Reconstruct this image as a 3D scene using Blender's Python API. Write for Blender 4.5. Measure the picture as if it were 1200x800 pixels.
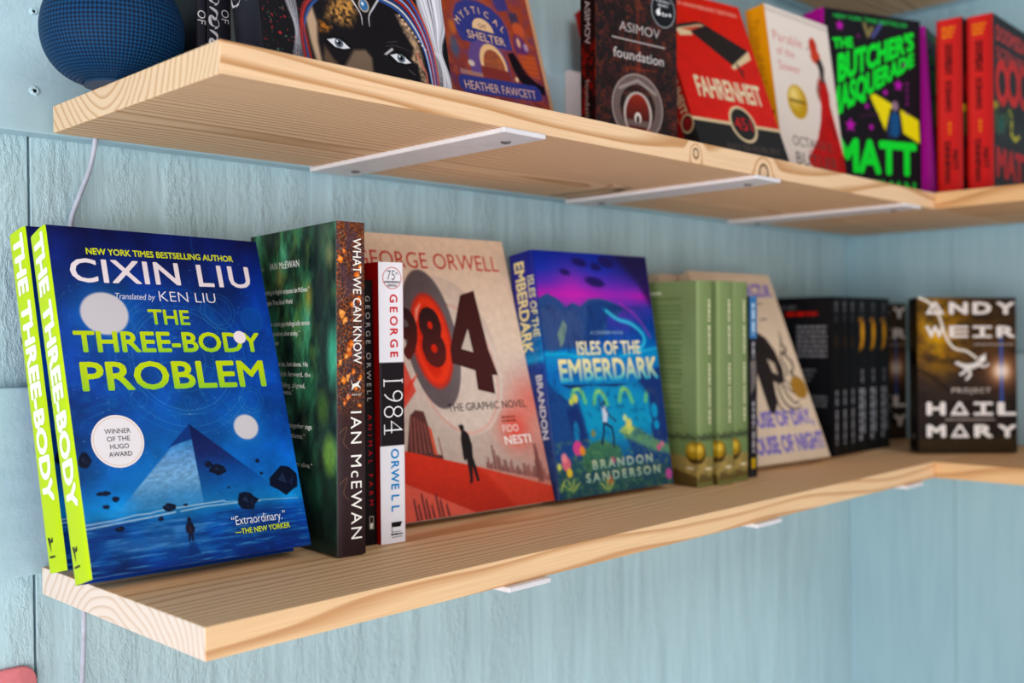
import bpy, math, random
import numpy as np
from mathutils import Matrix, Vector

# ------------------------------------------------------------------ camera, world, lights, exposure
for o in list(bpy.data.objects):
    bpy.data.objects.remove(o, do_unlink=True)
SC = bpy.context.scene
COL = SC.collection

cam_d = bpy.data.cameras.new('camera')
cam = bpy.data.objects.new('camera', cam_d)
COL.objects.link(cam)
cam_d.sensor_width = 36.0
cam_d.lens = 36.684
cam_d.clip_start = 0.02
R_ = Vector((0.70230787, -0.71177922, -0.0115759))
U_ = Vector((0.01190214, -0.00451825, 0.99991896))
F_ = Vector((0.71177384, 0.70238873, -0.0052985))
cam.matrix_world = Matrix(((R_.x, U_.x, -F_.x, -0.298295), (R_.y, U_.y, -F_.y, -0.543078), (R_.z, U_.z, -F_.z, 0.16403), (0, 0, 0, 1)))
cam_d.dof.use_dof = True
cam_d.dof.focus_distance = 0.755
cam_d.dof.aperture_fstop = 4.6
SC.camera = cam

world = bpy.data.worlds.new('room_light')
SC.world = world
world.use_nodes = True
bg = world.node_tree.nodes['Background']
_nt = world.node_tree                     # a room: bright floor and walls, dimmer ceiling
_tc = _nt.nodes.new('ShaderNodeTexCoord')
_sp = _nt.nodes.new('ShaderNodeSeparateXYZ')
_rp = _nt.nodes.new('ShaderNodeValToRGB')
_mr = _nt.nodes.new('ShaderNodeMapRange')
_mr.inputs[1].default_value, _mr.inputs[2].default_value = -1.0, 1.0
_nt.links.new(_tc.outputs['Generated'], _sp.inputs[0])
_nt.links.new(_sp.outputs[2], _mr.inputs[0])
_nt.links.new(_mr.outputs[0], _rp.inputs[0])
_nt.links.new(_rp.outputs[0], bg.inputs[0])
_e = _rp.color_ramp.elements
_e[0].position, _e[0].color = 0.40, (1.15, 1.08, 1.05, 1)
_e[1].position, _e[1].color = 0.62, (0.05, 0.055, 0.06, 1)
bg.inputs[1].default_value = 0.62


def area(name, loc, target, sx, sy, power, color):
    d = bpy.data.lights.new(name, 'AREA')
    d.shape = 'RECTANGLE'
    d.size, d.size_y, d.energy, d.color = sx, sy, power, color
    o = bpy.data.objects.new(name, d)
    COL.objects.link(o)
    o.location = loc
    o.rotation_euler = (Vector(target) - Vector(loc)).to_track_quat('-Z', 'Y').to_euler()
    return o


area('window_light', (-2.3, -0.6, -0.1), (0.45, 0.15, 0.1), 1.5, 1.2, 38, (1.0, 0.99, 0.98))
area('front_left_fill', (-1.6, -2.1, -0.1), (0.45, 0.15, 0.1), 1.5, 1.2, 28, (0.98, 0.99, 1.0))  # added area light, no known door; power fitted to surface brightness
area('high_front_fill', (0.1, -2.2, 1.7), (0.45, 0.15, 0.1), 1.5, 1.2, 29, (0.97, 0.985, 1.0))  # added high front light, no known window; balances wall and shelf brightness

SC.view_settings.view_transform = 'Standard'
SC.view_settings.look = 'None'
SC.view_settings.gamma = 1.0
SC.view_settings.exposure = 0.0
SC.view_settings.use_curve_mapping = False

# ------------------------------------------------------------------ helpers
D = 0.235       # shelf depth
TH = 0.01993    # board thickness
HS = 0.33681    # spacing between shelves
LX = 1.004      # inner corner of the L
XW = 1.2713     # right end of the boards
YR = 0.2415     # face of the rails on the back wall
YW = 0.2605     # back wall
XR = 1.2735     # face of the rails on the right wall
XWALL = 1.292   # right wall


def srgb(h):
    if isinstance(h, str):
        h = h.lstrip('#')
        h = [int(h[i:i + 2], 16) / 255 for i in (0, 2, 4)]
    return np.array(h, float)


def lin(c):
    c = np.clip(np.asarray(c, float), 0, 1)
    return np.where(c <= 0.04045, c / 12.92, ((c + 0.055) / 1.055) ** 2.4)


def lin4(h):
    return tuple(lin(srgb(h))) + (1.0,)


class MB:
    """collects verts, faces and one colour per vertex, links them as one mesh object"""

    def __init__(s):
        s.v, s.f, s.c, s.n = [], [], [], 0

    def add(s, v, f, col):
        v = np.asarray(v, float).reshape(-1, 3)
        col = np.asarray(col, float)
        if col.ndim == 1:
            col = np.tile(col, (len(v), 1))
        s.v.append(v)
        s.c.append(col)
        s.f.append([tuple(int(i) + s.n for i in q) for q in f])
        s.n += len(v)

    def grid(s, P, col):
        """P (ny,nx,3)"""
        ny, nx = P.shape[:2]
        i = np.arange(ny * nx).reshape(ny, nx)
        f = np.stack([i[:-1, :-1], i[1:, :-1], i[1:, 1:], i[:-1, 1:]], -1).reshape(-1, 4)
        s.v.append(P.reshape(-1, 3))
        c = np.asarray(col, float)
        s.c.append(c.reshape(-1, 3) if c.ndim > 1 else np.tile(c, (ny * nx, 1)))
        s.f.append([tuple(q) for q in (f + s.n).tolist()])
        s.n += ny * nx

    def box(s, a, b, col):
        x0, y0, z0 = a
        x1, y1, z1 = b
        v = [(x0, y0, z0), (x1, y0, z0), (x1, y1, z0), (x0, y1, z0), (x0, y0, z1), (x1, y0, z1), (x1, y1, z1), (x0, y1, z1)]
        s.add(v, [(0, 3, 2, 1), (4, 5, 6, 7), (0, 1, 5, 4), (1, 2, 6, 5), (2, 3, 7, 6), (3, 0, 4, 7)], col)

    def build(s, name, mat, parent=None, smooth=False):
        me = bpy.data.meshes.new(name)
        V = np.concatenate(s.v)
        me.from_pydata(V.tolist(), [], [q for l in s.f for q in l])
        at = me.color_attributes.new('Col', 'FLOAT_COLOR', 'POINT')
        c = np.concatenate(s.c)
        c = lin(c)
        g_ = c.mean(1, keepdims=True)
        c = np.clip((g_ + (c - g_) * 1.08 - 0.004) / 0.996, 0, 1)
        at.data.foreach_set('color', np.concatenate([c, np.ones((len(c), 1))], 1).astype(np.float32).ravel())
        me.materials.append(mat)
        if smooth:
            me.polygons.foreach_set('use_smooth', [True] * len(me.polygons))
        me.update()
        o = bpy.data.objects.new(name, me)
        COL.objects.link(o)
        if parent is not None:
            o.parent = parent
        return o


def tag(o, label=None, cat=None, group=None, kind=None):
    if label: o['label'] = label
    if cat: o['category'] = cat
    if group: o['group'] = group
    if kind: o['kind'] = kind
    return o


def empty(name, loc=(0, 0, 0)):
    o = bpy.data.objects.new(name, None)
    o.empty_display_size = 0.02
    COL.objects.link(o)
    o.location = loc
    return o


def copy_tree(o, parent=None):
    c = o.copy()
    COL.objects.link(c)
    if parent is not None:
        c.parent = parent
    for ch in list(o.children):
        copy_tree(ch, c)
    return c


def bevel(o, w, seg=2):
    m = o.modifiers.new('edge', 'BEVEL')
    m.width, m.segments, m.limit_method = w, seg, 'ANGLE'
    return o


# ------------------------------------------------------------------ materials
def new_mat(name):
    m = bpy.data.materials.new(name)
    m.use_nodes = True
    nt = m.node_tree
    return m, nt, nt.nodes['Principled BSDF']


def N(nt, typ, **k):
    n = nt.nodes.new(typ)
    for a, b in k.items():
        setattr(n, a, b)
    return n


def ramp(nt, stops):
    r = N(nt, 'ShaderNodeValToRGB')
    el = r.color_ramp.elements
    while len(el) < len(stops):
        el.new(0.5)
    for e, (p, c) in zip(el, stops):
        e.position = p
        e.color = c if len(c) == 4 else lin4(c)
    return r


def math_(nt, op, a, b=None, c=None):
    n = N(nt, 'ShaderNodeMath', operation=op)
    for i, x in enumerate((a, b, c)):
        if x is None: continue
        if isinstance(x, (int, float)): n.inputs[i].default_value = x
        else: nt.links.new(x, n.inputs[i])
    return n.outputs[0]


def print_mat(name, rough=0.4, coat=0.0):
    m, nt, b = new_mat(name)
    a = N(nt, 'ShaderNodeAttribute', attribute_name='Col')
    nt.links.new(a.outputs['Color'], b.inputs['Base Color'])
    tc = N(nt, 'ShaderNodeTexCoord')
    no = N(nt, 'ShaderNodeTexNoise')
    no.inputs['Scale'].default_value = 60
    nt.links.new(tc.outputs['Object'], no.inputs['Vector'])
    r = math_(nt, 'MULTIPLY_ADD', no.outputs[0], 0.12, rough - 0.06)
    nt.links.new(r, b.inputs['Roughness'])
    b.inputs['Coat Weight'].default_value = coat
    b.inputs['Coat Roughness'].default_value = 0.25
    b.inputs['Specular IOR Level'].default_value = 0.14
    return m


PRINT = print_mat('printed_jacket', 0.45, 0.0)
MATTE = print_mat('printed_matte', 0.6)
GLOSS = print_mat('printed_gloss', 0.36, 0.05)


def pages_mat():
    m, nt, b = new_mat('page_edges')
    tc = N(nt, 'ShaderNodeTexCoord')
    mp = N(nt, 'ShaderNodeMapping')
    mp.inputs['Scale'].default_value = (3, 2500, 3)
    nt.links.new(tc.outputs['Object'], mp.inputs[0])
    no = N(nt, 'ShaderNodeTexNoise')
    no.inputs['Scale'].default_value = 1.0
    nt.links.new(mp.outputs[0], no.inputs['Vector'])
    r = ramp(nt, [(0.3, '#b9a68a'), (0.7, '#efe2cb')])
    nt.links.new(no.outputs[0], r.inputs[0])
    nt.links.new(r.outputs[0], b.inputs['Base Color'])
    b.inputs['Roughness'].default_value = 0.85
    return m


PAGES = pages_mat()


def wall_mat(name, base, dark, rough_scale, streak, bump, horiz=False):
    """hand-painted boards: brush streaks and blistered paint"""
    m, nt, b = new_mat(name)
    tc = N(nt, 'ShaderNodeTexCoord')
    mp = N(nt, 'ShaderNodeMapping')
    mp.inputs['Scale'].default_value = (4, 30, 60) if horiz else (60, 60, 5)
    nt.links.new(tc.outputs['Object'], mp.inputs[0])
    n1 = N(nt, 'ShaderNodeTexNoise')
    n1.inputs['Scale'].default_value = streak
    n1.inputs['Detail'].default_value = 6
    nt.links.new(mp.outputs[0], n1.inputs['Vector'])
    mp2 = N(nt, 'ShaderNodeMapping')
    mp2.inputs['Scale'].default_value = (1, 1, 1) if horiz else (1, 1, 0.45)
    nt.links.new(tc.outputs['Object'], mp2.inputs[0])
    n2 = N(nt, 'ShaderNodeTexNoise')
    n2.inputs['Scale'].default_value = rough_scale
    n2.inputs['Detail'].default_value = 5
    n2.inputs['Roughness'].default_value = 0.65
    nt.links.new(mp2.outputs[0], n2.inputs['Vector'])
    n3 = N(nt, 'ShaderNodeTexNoise')       # where the old paint is rougher
    n3.inputs['Scale'].default_value = 7
    mp3 = N(nt, 'ShaderNodeMapping')
    mp3.inputs['Scale'].default_value = (0.4, 1, 1) if horiz else (4, 1, 0.5)
    nt.links.new(tc.outputs['Object'], mp3.inputs[0])
    nt.links.new(mp3.outputs[0], n3.inputs['Vector'])
    k = math_(nt, 'MULTIPLY', math_(nt, 'SUBTRACT', n3.outputs[0], 0.36), 4.0)
    k = math_(nt, 'MINIMUM', math_(nt, 'MAXIMUM', k, 0.08), 1.0)
    hgt = math_(nt, 'ADD', math_(nt, 'MULTIPLY', n2.outputs[0], k), math_(nt, 'MULTIPLY', n1.outputs[0], 0.5))
    r = ramp(nt, [(0.3, dark), (0.6, base)])
    nt.links.new(n1.outputs[0], r.inputs[0])
    nt.links.new(r.outputs[0], b.inputs['Base Color'])
    b.inputs['Roughness'].default_value = 0.5
    bp = N(nt, 'ShaderNodeBump')
    bp.inputs['Strength'].default_value = bump
    bp.inputs['Distance'].default_value = 0.004
    nt.links.new(hgt, bp.inputs['Height'])
    nt.links.new(bp.outputs[0], b.inputs['Normal'])
    return m


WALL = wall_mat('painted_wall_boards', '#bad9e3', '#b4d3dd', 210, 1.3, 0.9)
WALL_R = wall_mat('right_wall_paint_shaded', '#9dbfcb', '#94b7c5', 160, 1.3, 0.25)  # back wall's paint made darker: the right wall's dimmer light is in the colour
RAIL = wall_mat('painted_rail', '#b6d6e4', '#aed0de', 120, 1.2, 0.22, True)


def pine(name, cy, cz, light, dark, freq, knots=(), swap=False, ends=('#e6d6ca', '#d6bda8')):
    """solid pine: growth rings round an axis along the board, so end grain and long grain agree"""
    m, nt, b = new_mat(name)
    tc = N(nt, 'ShaderNodeTexCoord')
    sep = N(nt, 'ShaderNodeSeparateXYZ')
    nt.links.new(tc.outputs['Object'], sep.inputs[0])
    X, Y, Z = (sep.outputs[i] for i in ((1, 0, 2) if swap else (0, 1, 2)))
    comb = N(nt, 'ShaderNodeCombineXYZ')
    nt.links.new(math_(nt, 'MULTIPLY', X, 1.6), comb.inputs[0])
    nt.links.new(math_(nt, 'MULTIPLY', Y, 9.0), comb.inputs[1])
    nt.links.new(math_(nt, 'MULTIPLY', Z, 9.0), comb.inputs[2])
    wob = N(nt, 'ShaderNodeTexNoise')
    wob.inputs['Scale'].default_value = 1.0
    wob.inputs['Detail'].default_value = 2
    nt.links.new(comb.outputs[0], wob.inputs['Vector'])
    w = math_(nt, 'MULTIPLY', math_(nt, 'SUBTRACT', wob.outputs[0], 0.5), 0.042)
    dy = math_(nt, 'SUBTRACT', Y, cy)
    dz = math_(nt, 'SUBTRACT', math_(nt, 'MULTIPLY', Z, 1.0), cz)
    r = math_(nt, 'SQRT', math_(nt, 'ADD', math_(nt, 'MULTIPLY', dy, dy), math_(nt, 'MULTIPLY', dz, dz)))
    r = math_(nt, 'ADD', r, w)
    kd = None
    for (kx, ky, kz, ka) in knots:
        ex = math_(nt, 'SUBTRACT', X, kx)
        ey = math_(nt, 'MULTIPLY', math_(nt, 'SUBTRACT', Y, ky), 0.25)
        ez = math_(nt, 'SUBTRACT', Z, kz)
        d = math_(nt, 'SQRT', math_(nt, 'ADD', math_(nt, 'ADD', math_(nt, 'MULTIPLY', ex, ex), math_(nt, 'MULTIPLY', ez, ez)), math_(nt, 'MULTIPLY', ey, ey)))
        q = math_(nt, 'DIVIDE', d, ka)
        r = math_(nt, 'ADD', r, math_(nt, 'MULTIPLY', math_(nt, 'POWER', 2.718, math_(nt, 'MULTIPLY', math_(nt, 'MULTIPLY', q, q), -0.25)), 0.012))
        ring = math_(nt, 'POWER', 2.718, math_(nt, 'MULTIPLY', math_(nt, 'POWER', math_(nt, 'SUBTRACT', q, 1.0), 2.0), -30.0))
        core = math_(nt, 'MULTIPLY', math_(nt, 'LESS_THAN', q, 1.0), 0.16)
        e = math_(nt, 'MAXIMUM', math_(nt, 'MULTIPLY', ring, 0.95), core)
        kd = e if kd is None else math_(nt, 'MAXIMUM', kd, e)
    ph = math_(nt, 'FRACT', math_(nt, 'MULTIPLY', r, freq))
    rp = ramp(nt, [(0.0, light), (0.55, light), (0.86, dark), (0.93, dark), (1.0, light)])
    nt.links.new(ph, rp.inputs[0])
    # fine fibres
    cf = N(nt, 'ShaderNodeCombineXYZ')
    nt.links.new(math_(nt, 'MULTIPLY', X, 12.0), cf.inputs[0])
    nt.links.new(math_(nt, 'MULTIPLY', Y, 700.0), cf.inputs[1])
    nt.links.new(math_(nt, 'MULTIPLY', Z, 700.0), cf.inputs[2])
    fib = N(nt, 'ShaderNodeTexNoise')
    fib.inputs['Scale'].default_value = 1.0
    fib.inputs['Detail'].default_value = 2
    nt.links.new(cf.outputs[0], fib.inputs['Vector'])
    mx = N(nt, 'ShaderNodeMix', data_type='RGBA', blend_type='MULTIPLY')
    mx.inputs[0].default_value = 0.35
    fr = ramp(nt, [(0.3, (0.72, 0.66, 0.6, 1)), (0.6, (1, 1, 1, 1))])
    nt.links.new(fib.outputs[0], fr.inputs[0])
    nt.links.new(rp.outputs[0], mx.inputs[6])
    nt.links.new(fr.outputs[0], mx.inputs[7])
    out = mx.outputs[2]
    # sawn end grain is paler
    sn = N(nt, 'ShaderNodeSeparateXYZ')
    nt.links.new(tc.outputs['Normal'], sn.inputs[0])
    endm = math_(nt, 'GREATER_THAN', math_(nt, 'ABSOLUTE', sn.outputs[1 if swap else 0]), 0.9)
    rp2 = ramp(nt, [(0.0, ends[0]), (0.55, ends[0]), (0.84, ends[1]), (0.92, ends[1]), (1.0, ends[0])])
    nt.links.new(math_(nt, 'FRACT', math_(nt, 'MULTIPLY', r, freq * 0.8)), rp2.inputs[0])
    me_ = N(nt, 'ShaderNodeMix', data_type='RGBA')
    nt.links.new(endm, me_.inputs[0])
    nt.links.new(out, me_.inputs[6])
    nt.links.new(rp2.outputs[0], me_.inputs[7])
    out = me_.outputs[2]
    if kd is not None:
        mk = N(nt, 'ShaderNodeMix', data_type='RGBA')
        nt.links.new(kd, mk.inputs[0])
        nt.links.new(out, mk.inputs[6])
        mk.inputs[7].default_value = lin4('#38220f')
        out = mk.outputs[2]
    nt.links.new(out, b.inputs['Base Color'])
    b.inputs['Roughness'].default_value = 0.6
    bp = N(nt, 'ShaderNodeBump')
    bp.inputs['Strength'].default_value = 0.12
    bp.inputs['Distance'].default_value = 0.001
    nt.links.new(fib.outputs[0], bp.inputs['Height'])
    nt.links.new(bp.outputs[0], b.inputs['Normal'])
    return m


def plain(name, col, rough=0.5, metal=0.0, noise=0.06, scale=80):
    m, nt, b = new_mat(name)
    tc = N(nt, 'ShaderNodeTexCoord')
    no = N(nt, 'ShaderNodeTexNoise')
    no.inputs['Scale'].default_value = scale
    nt.links.new(tc.outputs['Object'], no.inputs['Vector'])
    c = srgb(col)
    r = ramp(nt, [(0.3, tuple(lin(c * (1 - noise))) + (1,)), (0.7, tuple(lin(np.clip(c * (1 + noise), 0, 1))) + (1,))])
    nt.links.new(no.outputs[0], r.inputs[0])
    nt.links.new(r.outputs[0], b.inputs['Base Color'])
    b.inputs['Roughness'].default_value = rough
    b.inputs['Metallic'].default_value = metal
    return m


WHITE = plain('white_powder_coat', '#e4e0e4', 0.4, 0, 0.02)
STEEL = plain('screw_steel', '#8d8d90', 0.35, 0.8)
BLACK = plain('dark_gap', '#0c0d0e', 0.9)
CABLE = plain('lilac_cable_sleeve', '#b6bccf', 0.55)
PINK = plain('pink_paint', '#d8787f', 0.5)

# ------------------------------------------------------------------ the setting
mb = MB()
xs = [-1.1, -0.86, -0.63, -0.36, -0.165, 0.0045, 0.255, 0.505, 0.75, 0.99, 1.236, XWALL + 0.02]
for i, (a, b_) in enumerate(zip(xs[:-1], xs[1:])):
    g = 0.0009 if abs(a - 0.0045) < 1e-6 else 0.00015
    g2 = 0.0009 if abs(b_ - 0.0045) < 1e-6 else 0.00015
    mb.box((a + g, YW, -0.9), (b_ - g2, YW + 0.018, 1.2), (1, 1, 1))
w = mb.build('wall_back', WALL)
tag(w, kind='structure')
bevel(w, 0.0006, 1)
mb = MB()
mb.box((-1.1, YW + 0.018, -0.9), (XWALL + 0.02, YW + 0.03, 1.2), (1, 1, 1))
tag(mb.build('wall_back_gap', BLACK), kind='structure')
mb = MB()
ys = [-1.2, -0.9, -0.62, -0.36, -0.12, 0.09, YW]
for a, b_ in zip(ys[:-1], ys[1:]):
    mb.box((XWALL, a + 0.0003, -0.9), (XWALL + 0.018, b_ - 0.0003, 1.2), (1, 1, 1))
tag(bevel(mb.build('wall_right', WALL_R), 0.0006, 1), kind='structure')
RZ = [(-0.0065, 0.1308), (0.3168, 0.456), (0.3168 + HS, 0.456 + HS)]
for i, (z0, z1) in enumerate(RZ):
    mb = MB()
    mb.box((-1.1, YR, z0), (XWALL, YW, z1), (1, 1, 1))
    tr = tag(bevel(mb.build('trim_%d' % (i + 1), RAIL), 0.0012, 2), kind='structure')
    mb = MB()
    mb.box((XR, -1.2, z0), (XWALL, YR - 0.0002, z1), (1, 1, 1))
    tag(bevel(mb.build('trim_%d' % (i + 4), RAIL), 0.0012, 2), kind='structure')
    if i == 1:
        for zc, rr in ((0.3475, 1.0), (0.4055, 0.8)):
            mb = MB()                      # torn paint round an old screw hole
            n = 18
            rng = np.random.RandomState(int(zc * 1000))
            th = np.linspace(0, 2 * np.pi, n, endpoint=False)
            rad = [0.0012, 0.0014, 0.0022, 0.0032, 0.0046]
            hh = [0.0010, -0.0004, -0.0013, -0.0008, 0.0002]
            P = []
            for j, (ra, ho) in enumerate(zip(rad, hh)):
                q = ra * rr * (1 + 0.3 * (rng.rand(n) - 0.5) * (j > 1))
                P += [(0.0023 + a * math.cos(t), YR + ho + 0.0002 * rng.randn(), zc + a * math.sin(t) * 0.9) for a, t in zip(q, th)]
            f = [(j * n + k, j * n + (k + 1) % n, (j + 1) * n + (k + 1) % n, (j + 1) * n + k) for j in range(len(rad) - 1) for k in range(n)]
            mb.add(P, f, (1, 1, 1))
            ho_ = tag(mb.build('torn_paint', RAIL, tr), kind='structure')
            mb = MB()
            mb.add([(0.0023 + 0.0014 * rr * math.cos(t), YR - 0.0003, zc + 0.0014 * rr * math.sin(t)) for t in th], [tuple(range(n))], (1, 1, 1))
            tag(mb.build('screw_hole', BLACK, tr), kind='structure')

# ------------------------------------------------------------------ shelves
PINE_LOW = pine('pine_lower', 0.125, -0.075, '#f4ca9a', '#d49d6a', 175)
PINE_UP = pine('pine_upper', 0.15, 0.03, '#f2caa0', '#c9935e', 190, ends=('#e4c4a0', '#cb9f74'), knots=[(0.487, 0.0, -0.0105, 0.0042), (0.602, 0.0, -0.016, 0.0075), (0.565, 0.21, -0.02, 0.016)])
PINE_R = pine('pine_right', 1.12, -0.06, '#e6b680', '#c78e56', 150, swap=True)


def board(name, x0, x1, y0, y1, z, mat, label, end_mat=None):
    mb = MB()
    mb.box((x0, y0, -TH), (x1, y1, 0), (1, 1, 1))
    o = mb.build(name, mat)
    o.location = (0, 0, z)
    bevel(o, 0.0008, 2)
    return tag(o, label, 'shelf', 'pine shelf boards')


board('shelf_board', 0.0, XW, 0.0, D, 0.0, PINE_LOW, 'long lower pine shelf board under the blue, green and black books')
board('shelf_board', 0.0125, XW, -0.003, D, HS, PINE_UP, 'long upper pine shelf board with knots, carrying the blue round speaker')
board('shelf_board', LX, XW, -0.95, -0.0004, 0.0, PINE_R, 'short lower pine board running along the right wall, beneath the gold and black novel')
board('shelf_board', LX, XW, -0.95, -0.0034, HS, PINE_R, 'short upper pine board running along the right wall, under the red spines')
board('shelf_board', 0.0125, XW, 0.0, D, 2 * HS, PINE_UP, 'topmost pine board, only its dark underside showing above the green-lettered book')


def bracket(x, z, label):
    root = empty('shelf_bracket', (x, YR - 0.002, z - TH))
    wd, t = 0.0455, 0.004
    mb = MB()
    y0 = -YR + 0.002 - 0.0055
    mb.box((-wd / 2, y0, -t), (wd / 2, 0.0018, 0), (1, 1, 1))
    bevel(mb.build('arm', WHITE, root), 0.0011, 3)
    # upright leg with rounded top
    mb = MB()
    n = 10
    hgt = 0.147
    pr = [(-wd / 2, 0.0), (wd / 2, 0.0)] + [(wd / 2 - 0.008 + 0.008 * math.cos(a), hgt - 0.008 + 0.008 * math.sin(a)) for a in np.linspace(0, math.pi / 2, n)] + [(-wd / 2 + 0.008 + 0.008 * math.cos(a), hgt - 0.008 + 0.008 * math.sin(a)) for a in np.linspace(math.pi / 2, math.pi, n)]
    m = len(pr)
    V = [(p[0], -0.0022, p[1]) for p in pr] + [(p[0], 0.0018, p[1]) for p in pr]
    F = [tuple(range(m)), tuple(range(2 * m - 1, m - 1, -1))] + [(i, m + i, m + (i + 1) % m, (i + 1) % m) for i in range(m)]
    mb.add(V, F, (1, 1, 1))
    bevel(mb.build('wall_plate', WHITE, root), 0.0008, 2)

    def screw(p, ax):
        mb = MB()
        n = 14
        rings = [(0.0042, 0.0), (0.0040, 0.0007), (0.0028, 0.0015), (0.0014, 0.0017), (0.0011, 0.0006)]
        V, F = [], []
        for r, h in rings:
            for k in range(n):
                a = 2 * math.pi * k / n
                q = (r * math.cos(a), r * math.sin(a))
                V.append((p[0] + q[0], p[1] + q[1], p[2] - h) if ax == 'z' else (p[0] + q[0], p[1] - h, p[2] + q[1]))
        for j in range(len(rings) - 1):
            F += [(j * n + k, j * n + (k + 1) % n, (j + 1) * n + (k + 1) % n, (j + 1) * n + k) for k in range(n)]
        F.append(tuple((len(rings) - 1) * n + k for k in range(n)))
        mb.add(V, F, (1, 1, 1))
        mb.build('screw', STEEL, root, True)
    screw((0.006, y0 + 0.027, -t), 'z')
    screw((0.006, -0.028, -t), 'z')
    screw((0.006, -0.0022, 0.135), 'y')
    screw((-0.006, -0.0022, 0.05), 'y')
    return tag(root, label, 'shelf bracket', 'white shelf brackets')


for x, lab in ((0.2635, 'white flat bracket under the upper shelf, nearest the blue speaker end'), (0.607, 'white flat bracket under the upper shelf by the two knots, middle one'),
               (0.936, 'white flat bracket under the upper shelf nearest the corner of the walls')):
    bracket(x, HS, lab)
for x, lab in ((0.2635, 'white bracket tip below the lower shelf, nearest its sawn left end'), (0.603, 'white bracket tip below the lower shelf under the olive green books'),
               (0.936, 'white bracket tip below the lower shelf nearest the corner')):
    bracket(x, 0.0, lab)


# ------------------------------------------------------------------ power cable
def tube(mb, pts, r, n=10, col=(1, 1, 1)):
    P = np.array(pts, float)
    # smooth with Catmull-Rom
    Q = []
    for i in range(len(P) - 1):
        p0, p1, p2, p3 = P[max(i - 1, 0)], P[i], P[i + 1], P[min(i + 2, len(P) - 1)]
        for t in np.linspace(0, 1, 8, endpoint=False):
            Q.append(0.5 * ((2 * p1) + (-p0 + p2) * t + (2 * p0 - 5 * p1 + 4 * p2 - p3) * t * t + (-p0 + 3 * p1 - 3 * p2 + p3) * t ** 3))
    Q.append(P[-1])
    Q = np.array(Q)
    T = np.gradient(Q, axis=0)
    T /= np.linalg.norm(T, axis=1)[:, None]
    V = []
    ref = np.array([0.3, 1.0, 0.1])
    for q, t in zip(Q, T):
        a = np.cross(t, ref)
        a /= np.linalg.norm(a)
        b = np.cross(t, a)
        V += [q + r * (a * math.cos(k) + b * math.sin(k)) for k in np.linspace(0, 2 * math.pi, n, endpoint=False)]
    F = [(i * n + k, i * n + (k + 1) % n, (i + 1) * n + (k + 1) % n, (i + 1) * n + k) for i in range(len(Q) - 1) for k in range(n)]
    F += [tuple(range(n)), tuple((len(Q) - 1) * n + k for k in range(n))]
    mb.add(V, F, col)


mb = MB()
tube(mb, [(0.026, 0.1935, 0.352), (0.033, 0.214, 0.3405), (0.039, 0.2335, 0.3405), (0.0445, 0.2383, 0.329), (0.0455, 0.2383, 0.3165), (0.0440, 0.246, 0.295), (0.0395, 0.2545, 0.275), (0.0335, 0.2575, 0.2516), (0.030, 0.2575, 0.2), (0.0295, 0.2525, 0.15), (0.03, 0.2383, 0.12),
          (0.031, 0.2383, 0.06), (0.0315, 0.2383, 0.0), (0.0318, 0.2383, -0.04), (0.0327, 0.245, -0.0914), (0.033, 0.2575, -0.15), (0.033, 0.2575, -0.5)], 0.0019)
tag(mb.build('power_cable', CABLE, None, True), 'lilac white power cable hanging down the wall behind the lime-spined books', 'cable')

# pink panel on the wall, lower left
mb = MB()
pr = []
x0, x1, z0, z1, rr = -0.24, 0.0035, -0.30, -0.0755, 0.012
for (cx, cz, a0) in ((x1 - rr, z1 - rr, 0), (x0 + rr, z1 - rr, 90), (x0 + rr, z0 + rr, 180), (x1 - rr, z0 + rr, 270)):
    pr += [(cx + rr * math.cos(math.radians(a0 + k)), cz + rr * math.sin(math.radians(a0 + k))) for k in range(0, 91, 15)]
m = len(pr)
mb.add([(p[0], YW - 0.005, p[1]) for p in pr] + [(p[0], YW, p[1]) for p in pr], [tuple(range(m)), tuple(range(2 * m - 1, m - 1, -1))] + [(i, m + i, m + (i + 1) % m, (i + 1) % m) for i in range(m)], (1, 1, 1))
pk = tag(bevel(mb.build('wall_sign', PINK), 0.001, 2), 'pink rounded corner of a wall sign, low on the left below the shelf', 'sign')
mb = MB()
mb.add([(-0.0185 + 0.006 * math.cos(a), YW - 0.0052, -0.0895 + 0.0045 * math.sin(a)) for a in np.linspace(0, 2 * math.pi, 20, endpoint=False)], [tuple(range(20))], (1, 1, 1))
tag(mb.build('white_mark', WHITE, pk), 'white printed mark')


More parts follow.
